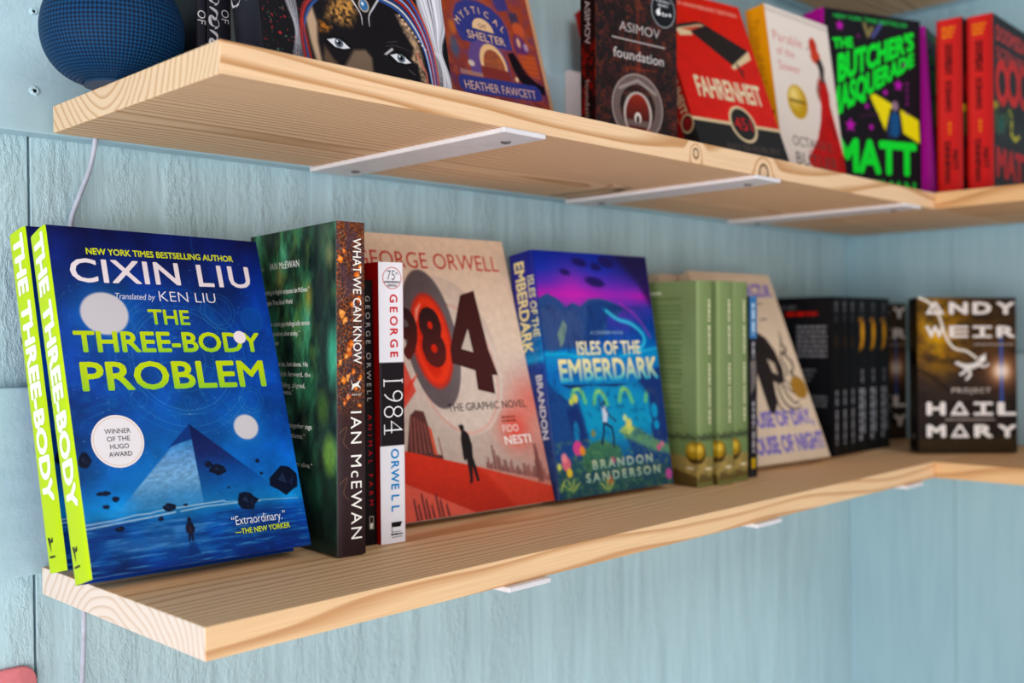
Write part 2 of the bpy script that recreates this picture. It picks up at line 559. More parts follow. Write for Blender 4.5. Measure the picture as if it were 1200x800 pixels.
# ------------------------------------------------------------------ speaker
def speaker():
    root = empty('smart_speaker', (0.0200, 0.150, HS))
    m, nt, b = new_mat('blue_knit_mesh')
    uv = N(nt, 'ShaderNodeUVMap', uv_map='UVMap')
    sp = N(nt, 'ShaderNodeSeparateXYZ')
    nt.links.new(uv.outputs[0], sp.inputs[0])
    A = math_(nt, 'MULTIPLY', sp.outputs[0], 2 * math.pi * 52)
    B = math_(nt, 'MULTIPLY', sp.outputs[1], 2 * math.pi * 23)
    s1 = math_(nt, 'SINE', math_(nt, 'ADD', A, B))
    s2 = math_(nt, 'SINE', math_(nt, 'SUBTRACT', A, B))
    pth = math_(nt, 'MULTIPLY_ADD', math_(nt, 'MULTIPLY', s1, s2), 0.5, 0.5)
    r = ramp(nt, [(0.15, '#07436e'), (0.55, '#042d54'), (0.78, '#010a20')])
    nt.links.new(pth, r.inputs[0])
    nt.links.new(r.outputs[0], b.inputs['Base Color'])
    b.inputs['Roughness'].default_value = 0.6
    b.inputs['Specular IOR Level'].default_value = 0.15
    bp = N(nt, 'ShaderNodeBump', invert=True)
    bp.inputs['Strength'].default_value = 0.5
    bp.inputs['Distance'].default_value = 0.0006
    nt.links.new(pth, bp.inputs['Height'])
    nt.links.new(bp.outputs[0], b.inputs['Normal'])
    Rr, hc = 0.0468, 0.0368
    nu, nv = 128, 64
    ph0, ph1 = -1.27, math.asin(0.0433 / Rr)
    V, UV, F = [], [], []
    for j in range(nv + 1):
        ph = ph0 + (ph1 - ph0) * j / nv
        zz = math.sin(ph) * (hc if ph < 0 else Rr)        # flattened below its middle
        for i in range(nu + 1):
            t = 2 * math.pi * i / nu
            rr_ = Rr * (math.cos(ph) ** 0.70 if ph < 0 else math.cos(ph))
            V.append((rr_ * math.cos(t), rr_ * math.sin(t), hc + zz))
            UV.append((i / nu, ph / math.pi + 0.5))
    for j in range(nv):
        for i in range(nu):
            a = j * (nu + 1) + i
            F.append((a, a + 1, a + nu + 2, a + nu + 1))
    me = bpy.data.meshes.new('fabric_body')
    me.from_pydata(V, [], F)
    ul = me.uv_layers.new(name='UVMap')
    for l in me.loops:
        ul.data[l.index].uv = UV[l.vertex_index]
    me.polygons.foreach_set('use_smooth', [True] * len(me.polygons))
    me.materials.append(m)
    o = bpy.data.objects.new('fabric_body', me)
    COL.objects.link(o)
    o.parent = root

    def disc(name, rad, z, h, mat):
        mb = MB()
        n = 48
        V = [(rad * math.cos(a), rad * math.sin(a), z) for a in np.linspace(0, 2 * math.pi, n, endpoint=False)] + [(rad * 0.97 * math.cos(a), rad * 0.97 * math.sin(a), z + h) for a in np.linspace(0, 2 * math.pi, n, endpoint=False)]
        mb.add(V, [tuple(range(n)), tuple(range(n, 2 * n))] + [(i, (i + 1) % n, n + (i + 1) % n, n + i) for i in range(n)], (1, 1, 1))
        return mb.build(name, mat, root)
    disc('base_pad', 0.0196, 0.0, 0.0020, plain('blue_rubber', '#123a5e', 0.7))
    disc('touch_plate', 0.0180, hc + 0.0428, 0.0008, plain('dark_touch_plate', '#10202e', 0.15))
    return tag(root, 'round blue mesh-covered speaker at the left end of the upper shelf', 'speaker')


speaker()

# ------------------------------------------------------------------ lettering
_tcache = {}


def letters(txt, bold=0.0, shear=0.0, space=1.0):
    """filled letter shapes, cap height 1, starting at 0,0"""
    key = (txt, bold, shear, space)
    if key in _tcache:
        return _tcache[key]
    cu = bpy.data.curves.new('lettering', 'FONT')
    cu.body = txt
    cu.size = 1.0
    cu.resolution_u = 3
    cu.offset = min(bold, 0.0)
    cu.shear = shear
    cu.space_character = space
    cu.fill_mode = 'FRONT'
    o = bpy.data.objects.new('lettering', cu)
    COL.objects.link(o)
    dg = bpy.context.evaluated_depsgraph_get()
    dg.update()
    me = bpy.data.meshes.new_from_object(o.evaluated_get(dg))
    V = np.array([v.co[:2] for v in me.vertices]) if len(me.vertices) else np.zeros((0, 2))
    F = [tuple(p.vertices) for p in me.polygons]
    bpy.data.objects.remove(o, do_unlink=True)
    bpy.data.curves.remove(cu)
    bpy.data.meshes.remove(me)
    if len(V) and bold > 0:                 # heavier weight: the shape thickened all round
        n, V0, F0 = len(V), V, F
        ofs = [(bold * math.cos(k * math.pi / 4), bold * math.sin(k * math.pi / 4)) for k in range(8)]
        V = np.concatenate([V0 + q for q in ofs])
        F = [tuple(i + n * k for i in f) for k in range(8) for f in F0]
        lay = np.repeat(np.arange(8), n)
    else:
        lay = np.zeros(len(V))
    if txt == 'H' and 'cap' not in _tcache:
        _tcache['cap'] = V[:, 1].max()
        return None
    cap = _tcache['cap'] + 2 * bold
    if len(V):
        V = V + np.array([0, bold])
        V = V / cap
        V[:, 0] -= V[:, 0].min()
        V = np.column_stack([V, lay])
    _tcache[key] = (V, F)
    return V, F


letters('H')


def finer(X, Y, F, c, lim):
    """split triangles wider than lim so print follows a rounded spine"""
    P = np.stack([X, Y], 1)
    T = []
    for f in F:
        T += [(f[0], f[i], f[i + 1]) for i in range(1, len(f) - 1)]
    T = np.array(T)
    cc = np.tile(c, (len(P), 1)) if c.ndim == 1 else c
    Q, K = P[T], cc[T]
    for _ in range(6):
        wd = Q[:, :, 0].max(1) - Q[:, :, 0].min(1)
        m = wd > lim
        if not m.any(): break
        q, k = Q[m], K[m]
        ab, bc, ca = (q[:, 0] + q[:, 1]) / 2, (q[:, 1] + q[:, 2]) / 2, (q[:, 2] + q[:, 0]) / 2
        kab, kbc, kca = (k[:, 0] + k[:, 1]) / 2, (k[:, 1] + k[:, 2]) / 2, (k[:, 2] + k[:, 0]) / 2
        st = lambda *a: np.stack(a, 1)
        Q = np.concatenate([Q[~m], st(q[:, 0], ab, ca), st(ab, q[:, 1], bc), st(ca, bc, q[:, 2]), st(ab, bc, ca)])
        K = np.concatenate([K[~m], st(k[:, 0], kab, kca), st(kab, k[:, 1], kbc), st(kca, kbc, k[:, 2]), st(kab, kbc, kca)])
    n = len(Q)
    return Q[:, :, 0].ravel(), Q[:, :, 1].ravel(), [(3 * i, 3 * i + 1, 3 * i + 2) for i in range(n)], K.reshape(3 * n, -1)


class Noise:
    def __init__(s, seed=0):
        s.g = np.random.RandomState(seed).rand(128, 128)

    def __call__(s, x, y):
        xi, yi = np.floor(x).astype(int), np.floor(y).astype(int)
        fx, fy = x - xi, y - yi
        fx, fy = fx * fx * (3 - 2 * fx), fy * fy * (3 - 2 * fy)
        g = lambda a, b: s.g[a % 128, b % 128]
        return (g(xi, yi) * (1 - fx) + g(xi + 1, yi) * fx) * (1 - fy) + (g(xi, yi + 1) * (1 - fx) + g(xi + 1, yi + 1) * fx) * fy

    def fbm(s, x, y, o=4):
        t, a, n = 0, 0.5, 0
        for k in range(o):
            t = t + a * s(x * 2 ** k + 17 * k, y * 2 ** k + 31 * k)
            n += a
            a *= 0.55
        return t / n


class Art:
    """a printed picture in millimetres from the top left of a panel; one colour per grid point"""

    def __init__(s, w, h, cell, base):
        s.w, s.h = w, h
        nx, ny = max(2, int(round(w / cell)) + 1), max(2, int(round(h / cell)) + 1)
        s.x, s.y = np.meshgrid(np.linspace(0, w, nx), np.linspace(0, h, ny))
        s.px, s.py = s.x, s.y
        s.cell = w / (nx - 1)
        s.c = np.tile(srgb(base), (ny, nx, 1))

    def mix(s, m, col):
        m = np.clip(m, 0, 1)[..., None]
        col = srgb(col) if isinstance(col, str) else np.asarray(col)
        s.c = s.c * (1 - m) + col * m

    def grad(s, stops, axis='y', m=None):
        t = axis if not isinstance(axis, str) else s.y if axis == 'y' else s.x
        p = [q[0] for q in stops]
        C_ = np.array([srgb(q[1]) for q in stops])
        col = np.stack([np.interp(t, p, C_[:, k]) for k in range(3)], -1)
        if m is None: s.c = col
        else: s.mix(m, col)
        return col

    def ell_m(s, cx, cy, rx, ry, rot=0.0, soft=None):
        soft = soft or s.cell
        c, n = math.cos(rot), math.sin(rot)
        dx, dy = s.x - cx, s.y - cy
        a, b = (dx * c + dy * n) / rx, (-dx * n + dy * c) / ry
        d = (np.sqrt(a * a + b * b) - 1) * min(rx, ry)
        return np.clip(0.5 - d / soft, 0, 1)

    def ell(s, cx, cy, rx, ry, col, a=1.0, rot=0.0, soft=None):
        s.mix(s.ell_m(cx, cy, rx, ry, rot, soft) * a, col)

    def glow(s, cx, cy, r, col, a):
        d2 = (s.x - cx) ** 2 + (s.y - cy) ** 2
        s.mix(a * np.exp(-d2 / (r * r)), col)

    def ring(s, cx, cy, rx, ry, wd, col, a=1.0, rot=0.0, soft=None):
        soft = soft or s.cell
        c, n = math.cos(rot), math.sin(rot)
        dx, dy = s.x - cx, s.y - cy
        p, q = (dx * c + dy * n) / rx, (-dx * n + dy * c) / ry
        d = np.abs(np.sqrt(p * p + q * q) - 1) * min(rx, ry)
        s.mix(a * np.clip((wd / 2 - d) / soft + 0.5, 0, 1), col)

    def poly_m(s, pts, soft=None):
        soft = soft or s.cell
        P = np.array(pts, float)
        x, y = s.x, s.y
        inside = np.zeros(x.shape, bool)
        d = np.full(x.shape, 1e9)
        for (x0, y0), (x1, y1) in zip(P, np.roll(P, -1, 0)):
            if y0 != y1:
                k = ((y0 > y) != (y1 > y)) & (x < (x1 - x0) * (y - y0) / (y1 - y0) + x0)
                inside ^= k
            L2 = (x1 - x0) ** 2 + (y1 - y0) ** 2 + 1e-12
            t = np.clip(((x - x0) * (x1 - x0) + (y - y0) * (y1 - y0)) / L2, 0, 1)
            d = np.minimum(d, np.hypot(x - x0 - t * (x1 - x0), y - y0 - t * (y1 - y0)))
        sd = np.where(inside, d, -d)
        return np.clip(0.5 + sd / soft, 0, 1)

    def poly(s, pts, col, a=1.0, soft=None):
        s.mix(s.poly_m(pts, soft) * a, col)

    def line(s, pts, wd, col, a=1.0, soft=None):
        soft = soft or s.cell
        d = np.full(s.x.shape, 1e9)
        ww = np.full(s.x.shape, float(wd if np.isscalar(wd) else wd[0]))
        for i, ((x0, y0), (x1, y1)) in enumerate(zip(pts[:-1], pts[1:])):
            L2 = (x1 - x0) ** 2 + (y1 - y0) ** 2 + 1e-12
            t = np.clip(((s.x - x0) * (x1 - x0) + (s.y - y0) * (y1 - y0)) / L2, 0, 1)
            e = np.hypot(s.x - x0 - t * (x1 - x0), s.y - y0 - t * (y1 - y0))
            if not np.isscalar(wd):
                wl = wd[i] + (wd[i + 1] - wd[i]) * t
                k = (e - wl / 2) < (d - ww / 2)
                ww = np.where(k, wl, ww)
                d = np.where(k, e, d)
            else:
                d = np.minimum(d, e)
        s.mix(a * np.clip((ww / 2 - d) / soft + 0.5, 0, 1), col)

    def shade(s, n, lo, hi):
        s.c = np.clip(s.c * (lo + (hi - lo) * n)[..., None], 0, 1)


class Panel:
    """one outer face of a book: picture grid, lettering on it, and the board behind"""

    def __init__(s, fn):
        s.fn, s.mb, s.layer, s.curved = fn, MB(), 0, False
        s.stretch = 1.2

    def art(s, A):
        s.mb.grid(s.fn(A.px, A.py, 0.0), A.c)

    def shift(s, dx, dy):
        f = s.fn
        s.fn = lambda x, y, d: f(np.asarray(x, float) + dx, np.asarray(y, float) + dy, d)

    def d(s):
        s.layer += 1
        return (0.00016 if s.curved else 0.00006) + 0.000024 * s.layer

    def text(s, txt, x, y, cap, width=None, col='#ffffff', bold=0.0, shear=0.0, vert=False, rot=0.0, grad=None, space=1.0, track=True):
        V, F = letters(txt, bold, shear, space)
        if not len(V): return
        if width and track and len(txt) > 1 and V[:, 0].max() * cap < width:
            k = min(width / (V[:, 0].max() * cap), s.stretch)      # widen the letters a little, then open their spacing
            w0 = V[:, 0].max() * cap * k
            w1 = letters(txt, bold, shear, 1.5)[0][:, 0].max() * cap * k
            V, F = letters(txt, bold, shear, min(1.0 + 0.5 * (width - w0) / (w1 - w0), 2.2))
        k = (width / V[:, 0].max()) if width else cap
        a, b = V[:, 0] * k, V[:, 1] * cap
        if rot:
            a, b = a * math.cos(rot) - b * math.sin(rot), a * math.sin(rot) + b * math.cos(rot)
        X, Y = (x + b, y + a) if vert else (x + a, y - b)
        c = srgb(col)
        if grad is not None:
            st = np.array([srgb(g[1]) for g in grad])
            t = V[:, 1]
            c = np.stack([np.interp(t, [g[0] for g in grad], st[:, q]) for q in range(3)], -1)
        e = V[:, 2] * 2.5e-6
        if s.curved:
            X, Y, F, c = finer(X, Y, F, np.column_stack([np.tile(c, (len(X), 1)) if c.ndim == 1 else c, e]), 1.6)
            e, c = c[:, 3], c[:, :3]
        s.mb.add(s.fn(X, Y, s.d() + e), F, c)

    def poly(s, pts, col, d=None):
        P = np.array(pts, float)
        s.mb.add(s.fn(P[:, 0], P[:, 1], s.d() if d is None else d), [tuple(range(len(P)))], srgb(col))

    def disc(s, cx, cy, r, col, ry=None, n=40):
        a = np.linspace(0, 2 * math.pi, n, endpoint=False)
        s.poly(np.stack([cx + r * np.cos(a), cy + (ry or r) * np.sin(a)], 1), col)

    def ringp(s, cx, cy, r, wd, col, ry=None, n=40):
        a = np.linspace(0, 2 * math.pi, n, endpoint=False)
        q = (ry or r) / r
        X = np.concatenate([cx + (r - wd / 2) * np.cos(a), cx + (r + wd / 2) * np.cos(a)])
        Y = np.concatenate([cy + (r - wd / 2) * q * np.sin(a), cy + (r + wd / 2) * q * np.sin(a)])
        s.mb.add(s.fn(X, Y, s.d()), [(i, (i + 1) % n, n + (i + 1) % n, n + i) for i in range(n)], srgb(col))

    def stroke(s, pts, wd, col):
        P = np.array(pts, float)
        T = np.gradient(P, axis=0)
        T /= np.linalg.norm(T, axis=1)[:, None] + 1e-9
        w_ = (np.asarray(wd, float) if not np.isscalar(wd) else np.full(len(P), wd))[:, None] / 2
        Nn = np.stack([-T[:, 1], T[:, 0]], 1) * w_
        Q = np.concatenate([P + Nn, P - Nn])
        n = len(P)
        s.mb.add(s.fn(Q[:, 0], Q[:, 1], s.d()), [(i, i + 1, n + i + 1, n + i) for i in range(n - 1)], srgb(col))

    def dashes(s, x0, x1, y, h, col, seed, vert=False):
        """a line of print too small to read in the photo"""
        r = random.Random(seed)
        x = x0
        while x < x1:
            l = r.uniform(0.8, 2.4) * h
            e = min(x + l, x1)
            q = [(x, y), (e, y), (e, y + h), (x, y + h)]
            if vert: q = [(b, a) for a, b in q]
            s.poly(q, col, (0.0002 if s.curved else 0.0001) + 0.000024 * s.layer)
            x = e + h * 0.45


def spl(pts, n=8):
    P = np.array(pts, float)
    Q = []
    for i in range(len(P) - 1):
        p0, p1, p2, p3 = P[max(i - 1, 0)], P[i], P[i + 1], P[min(i + 2, len(P) - 1)]
        for t in np.linspace(0, 1, n, endpoint=False):
            Q.append(0.5 * ((2 * p1) + (-p0 + p2) * t + (2 * p0 - 5 * p1 + 4 * p2 - p3) * t * t + (-p0 + 3 * p1 - 3 * p2 + p3) * t ** 3))
    Q.append(P[-1])
    return np.array(Q)


# ------------------------------------------------------------------ books
# local axes: X spine -> fore edge, -Y outward from the front cover, Z up; origin at the back bottom corner of the spine
class Book:
    def __init__(s, name, W, T, H, hard=True, mat=PRINT, front='#333333', spine=None, back=None, bulge=None, inner='#e8e0d0', page=None):
        s.W, s.T, s.H, s.hard, s.mat = W, T, H, hard, mat
        s.root = empty(name)
        s.b = 0.0022 if hard else 0.0006
        bl = bulge if bulge is not None else (0.0012 if hard else 0.0004)
        Wm, Tm, Hm = W * 1000, T * 1000, H * 1000
        s.fm, s.sm, s.bm = (Wm, Hm), (Tm, Hm), (Wm, Hm)
        s.cf, s.cs, s.cb = front, spine or front, back or front
        st = np.stack

        def ff(x, y, d):
            x, y = np.asarray(x, float), np.asarray(y, float)
            return st([x / 1000, -(T + d) + 0 * x, H - y / 1000], -1)

        def fs(x, y, d):
            x, y = np.asarray(x, float), np.asarray(y, float)
            t = np.clip(x / Tm, 0, 1) * 2 - 1
            q = bl * np.sqrt(np.clip(1 - 0.96 * t ** 4, 0, 1))
            return st([0.0004 - q - d, -x / 1000, H - y / 1000], -1)

        def fb(x, y, d):
            x, y = np.asarray(x, float), np.asarray(y, float)
            return st([W - x / 1000, d + 0 * x, H - y / 1000], -1)
        s.front, s.spine, s.back = Panel(ff), Panel(fs), Panel(fb)
        s.spine.curved = hard
        s.page = page

    def finish(s, label, pose, group=None):
        W, T, H, b = s.W, s.T, s.H, s.b
        for nm, p, c, (w_, h_) in (('front_cover', s.front, s.cf, s.fm), ('spine', s.spine, s.cs, s.sm), ('back_cover', s.back, s.cb, s.bm)):
            c = srgb(c)
            if not p.mb.n:
                nx = 14 if nm == 'spine' else 3
                xg, yg = np.meshgrid(np.linspace(0, w_, nx), np.linspace(0, h_, 3))
                p.mb.grid(p.fn(xg, yg, 0.0), c)
            if nm == 'front_cover':
                p.mb.box((0.0003, -T + 0.00003, 0), (W, -T + b, H), c)
            elif nm == 'back_cover':
                p.mb.box((0.0003, -b, 0), (W, -0.00003, H), c)
            else:
                p.mb.box((0.0005, -T + b * 0.9, 0.0), (0.0013, -b * 0.9, H), c)
                # close the curved spine at head and foot
                for z in (0.0, H):
                    e = p.fn(np.linspace(0, w_, 14), np.full(14, (H - z) * 1000), 0.0)
                    i = e.copy()
                    i[:, 0] = 0.0009
                    p.mb.grid(np.stack([e, i]), c)
            p.mb.build(nm, s.mat, s.root)
        ins = 0.003 if s.hard else 0.0004
        mb = MB()
        mb.box((0.0016, -T + b + 0.0001, ins), (W - ins, -b - 0.0001, H - ins), (1, 1, 1))
        mb.build('page_block', s.page or PAGES, s.root)
        tag(s.root, label, 'book', group)
        place(s.root, pose)
        return s.root


def place(root, p):
    x, y, z, yaw, lean, roll = p
    c, n = math.cos(yaw), math.sin(yaw)
    u, w, v = Vector((c, n, 0)), Vector((n, -c, 0)), Vector((0, 0, 1))
    v2 = math.cos(lean) * v - math.sin(lean) * w
    w2 = math.cos(lean) * w + math.sin(lean) * v
    u3 = math.cos(roll) * u + math.sin(roll) * v2
    v3 = -math.sin(roll) * u + math.cos(roll) * v2
    M = Matrix((u3, -w2, v3)).transposed()
    root.rotation_mode = 'XYZ'
    root.rotation_euler = M.to_euler()
    ext = max((c.data.vertices[k].co.x for c in root.children if c.name.startswith('front_cover') for k in range(len(c.data.vertices))), default=0.14)
    base = HS if z > 0.3 else 0.0
    low = min(z + ext * u3.z, z)
    root.location = (x, y, z + max(0.0, base + 0.0003 - low))


def again(root, pose, label, group=None):
    c = copy_tree(root)
    place(c, pose)
    return tag(c, label, 'book', group)


HP = math.pi / 2

# ================================================================== lower shelf, left to right
# ---- blue novel with pyramid (two copies)
def blue_novel():
    B = Book('hardcover_book', 0.16421, 0.02594, 0.24311, True, PRINT, '#123a8a', '#b6d232', '#123a8a', bulge=0.0022)
    A = Art(164.2, 243.1, 0.62, '#1b4ba6')
    x, y = A.x, A.y
    nz = Noise(3)
    A.grad([(0, '#0d2268'), (25, '#0a2c80'), (60, '#0a409e'), (110, '#0846a6'), (150, '#0e4fae'), (185, '#1a68c0'), (205, '#3090d8'), (209, '#2270c4'), (214, '#10489e'), (235, '#0e4296'), (243.1, '#0b2c78')])
    A.shade(nz.fbm(x / 22, y / 22, 5), 0.5, 1.42)
    A.glow(86, 108, 60, '#1e6fc4', 0.35)
    A.glow(60, 188, 45, '#4aa3e0', 0.35)
    sw = nz.fbm(x / 6 + 40, y / 3.5, 4)
    A.mix(np.clip((sw - 0.52) * 3, 0, 1) * (y > 100) * (y < 205) * 0.25, '#3f86d0')
    # engraved instrument behind the title
    for r_, wd, a in ((17, 0.5, 0.35), (24, 0.4, 0.3), (38, 0.6, 0.4), (41, 0.4, 0.35), (50, 0.5, 0.35), (55, 0.4, 0.3)):
        A.ring(86, 98, r_, r_, wd, '#7fb4ea', a)
    for cx, cy, r_ in ((135, 130, 10), (135, 130, 7), (48, 126, 6), (60, 70, 9), (120, 60, 14), (120, 60, 11), (30, 118, 4.5), (148, 66, 9)):
        A.ring(cx, cy, r_, r_, 0.45, '#79aee6', 0.38)
    A.ell(148, 66, 9, 10, '#1f66bd', 0.35, soft=4)
    A.ell(29, 128, 4.5, 4.5, '#2a62b4', 0.6, soft=1.2)
    for k in range(28):
        t = 2 * math.pi * k / 28
        A.line([(86 + 41 * math.cos(t), 98 + 41 * math.sin(t)), (86 + 50 * math.cos(t), 98 + 50 * math.sin(t))], 0.35, '#6ea9e4', 0.3)
    for k in range(7):
        t = 2 * math.pi * k / 7 + 0.3
        A.line([(86 + 8 * math.cos(t), 98 + 8 * math.sin(t)), (86 + 38 * math.cos(t), 98 + 38 * math.sin(t))], 0.5, '#79b4ea', 0.3)
    for k in range(9):
        A.line([(100 + k * 1.6, 56), (118 + k * 1.1, 74 + k * 0.5)], 0.35, '#4d8ad6', 0.4)
    rr = random.Random(5)
    for k in range(26):
        px, py = rr.uniform(5, 160), rr.uniform(45, 150)
        q = spl([(px, py), (px + rr.uniform(-8, 8), py + rr.uniform(-6, 6)), (px + rr.uniform(-12, 12), py + rr.uniform(-9, 9))], 5)
        A.line([tuple(t) for t in q], 0.4, '#6fa8e6', 0.3)
    for k in range(10):
        t = math.pi * k / 9
        A.line([(84, 139), (84 + 16 * math.cos(t), 139 - 12 * math.sin(t))], 0.35, '#7ab4ea', 0.3)
    A.line([(107, 0), (108, 45)], 0.6, '#3f78cc', 0.45, soft=1.5)
    for k in range(130):
        A.ell(rr.uniform(2, 162), rr.uniform(20, 205), 0.35, 0.35, '#b8d4f4', 0.5)
    # moons
    A.glow(32.5, 64, 24, '#5f9ae4', 0.55)
    A.ell(32.5, 64, 17, 15.6, '#e9e3ea', 1, soft=1.5)
    A.glow(127, 150.5, 15, '#5d9ce8', 0.6)
    A.ell(127, 150.5, 10, 9.4, '#ece6ec', 1, soft=1.4)
    # pyramid
    L = [(82, 147), (22, 203), (84, 204)]
    m = A.poly_m(L, 1.0)
    tx = nz.fbm(x / 3 + y / 6, y / 1.8, 4)
    gl = np.clip((y - 150) / 55, 0, 1)
    colr = np.stack([np.interp(gl, [0, 0.35, 0.7, 1], v) for v in ((0.18, 0.45, 0.55, 0.42), (0.52, 0.66, 0.76, 0.68), (0.82, 0.88, 0.92, 0.9))], -1)
    colr = np.clip(colr * (0.78 + 0.44 * tx)[..., None], 0, 1)
    fade = np.clip((207 - y) / 26, 0.35, 1) * np.clip((x - 16) / 22, 0.35, 1)
    A.c = A.c * (1 - (m * fade)[..., None]) + colr * (m * fade)[..., None]
    A.poly([(82, 146), (64, 162), (74, 159), (83, 157)], '#143a86', 0.95)
    m = A.poly_m([(82, 146), (84, 204), (150, 204)], 1.0)
    colr = np.stack([np.interp(y, [146, 165, 190, 204], v) for v in ((0.08, 0.12, 0.13, 0.16), (0.1, 0.16, 0.32, 0.42), (0.3, 0.4, 0.65, 0.78))], -1)
    colr = np.clip(colr * (0.85 + 0.3 * tx)[..., None], 0, 1)
    f2 = m * np.clip((206 - y) / 40 + 0.1, 0, 1) * 0.95
    A.c = A.c * (1 - f2[..., None]) + colr * f2[..., None]
    A.poly([(97, 164), (102, 158), (99, 161.5)], '#5f78b6', 0.8)
    # shore and water
    for pts, wd in (([(0, 209), (20, 208), (34, 206), (44, 206), (50, 205), (84, 203.5), (100, 203)], 0.9), ([(0, 211.5), (28, 209.5), (42, 208.6), (62, 207)], 1.1), ([(66, 207), (84, 205.5), (110, 205.5), (128, 206)], 0.9), ([(100, 204), (160, 207)], 0.5)):
        A.line(pts, wd, '#b9dcf6', 0.85)
    st = nz.fbm(x / 16 + 3, y / 1.6, 5)
    A.mix(np.clip((st - 0.5) * 4, 0, 1) * (y > 212) * 0.65, '#5f9ede')
    A.mix(np.clip((0.44 - st) * 4, 0, 1) * (y > 210) * 0.7, '#0f2c74')
    A.ell(40, 226, 30, 5, '#5a94d6', 0.35, soft=5)
    # floating rocks
    def rock(cx, cy, rx, ry, seed):
        r = random.Random(seed)
        n = 11
        P = [(cx + rx * (0.75 + 0.4 * r.random()) * math.cos(2 * math.pi * k / n), cy + ry * (0.75 + 0.4 * r.random()) * math.sin(2 * math.pi * k / n)) for k in range(n)]
        A.poly(P, '#10172e')
        A.poly([(cx - rx * 0.5, cy - ry * 0.1), (cx - rx * 0.1, cy - ry * 0.6), (cx + rx * 0.1, cy + ry * 0.2)], '#2a3658', 0.8)
        A.poly([(cx + rx * 0.2, cy + ry * 0.1), (cx + rx * 0.6, cy - ry * 0.3), (cx + rx * 0.4, cy + ry * 0.6)], '#1d2847', 0.8)
    for k, (cx, cy, rx, ry) in enumerate(((5, 167, 4.5, 5.5), (99, 180.5, 7, 4), (118, 205, 8.5, 7), (152, 193, 12.5, 10.5), (131.5, 176.5, 2, 1.6), (14.5, 189.5, 5, 1.6), (22, 194, 2.6, 2), (58, 203.5, 5.5, 3), (51, 210.5, 2.4, 1.8), (22, 214, 3.6, 2), (15, 198.5, 2.4, 1.5), (92, 176, 3.6, 2.2), (133, 186, 1.6, 1), (70, 203, 2, 1), (105, 194, 1.2, 0.8))):
        rock(cx, cy, rx, ry, k)
    # walking figure
    A.ell(71, 213.4, 1.5, 1.8, '#16182c')
    A.poly([(69.2, 215), (72.8, 215), (74.4, 219.5), (73.4, 223), (72.6, 222), (72.2, 228.5), (71, 228.5), (70.6, 224), (69.6, 228.5), (68.6, 228), (68.9, 222), (67.6, 222), (67.6, 218)], '#171a30')
    A.ell(70.6, 220, 1, 2.5, '#5a3440', 0.5)
    A.poly([(69, 229), (72.5, 229), (76, 238), (66, 238)], '#123070', 0.6, 2)
    A.c = np.clip(A.c, 0, 1) ** 1.0 * 0.87
    P = B.front
    P.art(A)
    P.text('NEW YORK TIMES BESTSELLING AUTHOR', 25.5, 20.2, 4.9, 115, '#d9e23c', 0.025, rot=0.012)
    P.text('CIXIN', 12.5, 41.4, 17.6, 81, '#efe4ea', 0.016, rot=0.012)
    P.text('LIU', 108, 40.6, 17.6, 44.5, '#efe4ea', 0.016, rot=0.012)
    P.text('Translated by', 42, 52.8, 4.4, 29.5, '#d9dcec', 0.0, 0.28)
    P.text('KEN LIU', 74.6, 53.4, 7.6, 45, '#e6e2ee', -0.012)
    lime = [(0, '#8fc63c'), (0.45, '#b9d32c'), (1, '#bfd12e')]
    P.text('THE', 64, 71.6, 11.6, 31.8, '#b9d42f', 0.022, grad=lime)
    P.text('THREE-BODY', 8.4, 92.4, 15.4, 143, '#b9d42f', 0.026, grad=lime)
    P.text('PROBLEM', 10, 119.8, 20.6, 140.5, '#9fce38', 0.022, grad=lime)
    P.disc(134.5, 80.6, 5.2, '#f1e2ea', 5.0)
    P.disc(29, 155.2, 18.2, '#ece6ea')
    P.ringp(29, 155.2, 16.7, 0.35, '#d9b48c')
    for i, (t, wd) in enumerate((('WINNER', 18), ('OF THE', 16), ('HUGO', 13), ('AWARD', 16))):
        P.text(t, 29.5 - wd / 2, 149.8 + i * 5.3, 3.3, wd, '#3a3a44', 0.008)
    P.text('“Extraordinary.”', 102.5, 221.4, 6.2, 44, '#e3e6f2', -0.005)
    P.text('—THE NEW YORKER', 104, 228.2, 3.9, 45, '#c8d93a', 0.02)
    S = B.spine
    xg, yg = np.meshgrid(np.linspace(0, 25.94, 16), np.linspace(0, 243.1, 8))
    S.mb.grid(S.fn(xg, yg, 0), srgb('#b6d232'))
    S.text('THE THREE-BODY', 7.2, 3.2, 15.6, 192, '#f1f0ee', 0.045, vert=True)
    S.poly([(6, 219), (9.5, 219), (9.5, 229.5), (8.2, 226)], '#20201c')
    S.poly([(10.2, 221), (13.5, 219), (13.5, 222.5), (10.2, 223)], '#20201c')
    S.dashes(6, 15, 231.5, 1.6, '#3a3a20', 3)
    return B


g = 'two copies of the blue pyramid novel'
nov = blue_novel().finish('blue hardcover with a pyramid and moons on the cover, front one of the lime-spined pair', (-0.01731, 0.13333, 0.0054, 0.00396, 0.32335, -0.01821), g)
again(nov, (-0.0108, 0.1913, 0.0035, 0.0597, 0.2326, 0.001), 'lime-spined hardcover behind the blue pyramid book, only its spine and dark top corner showing', g)


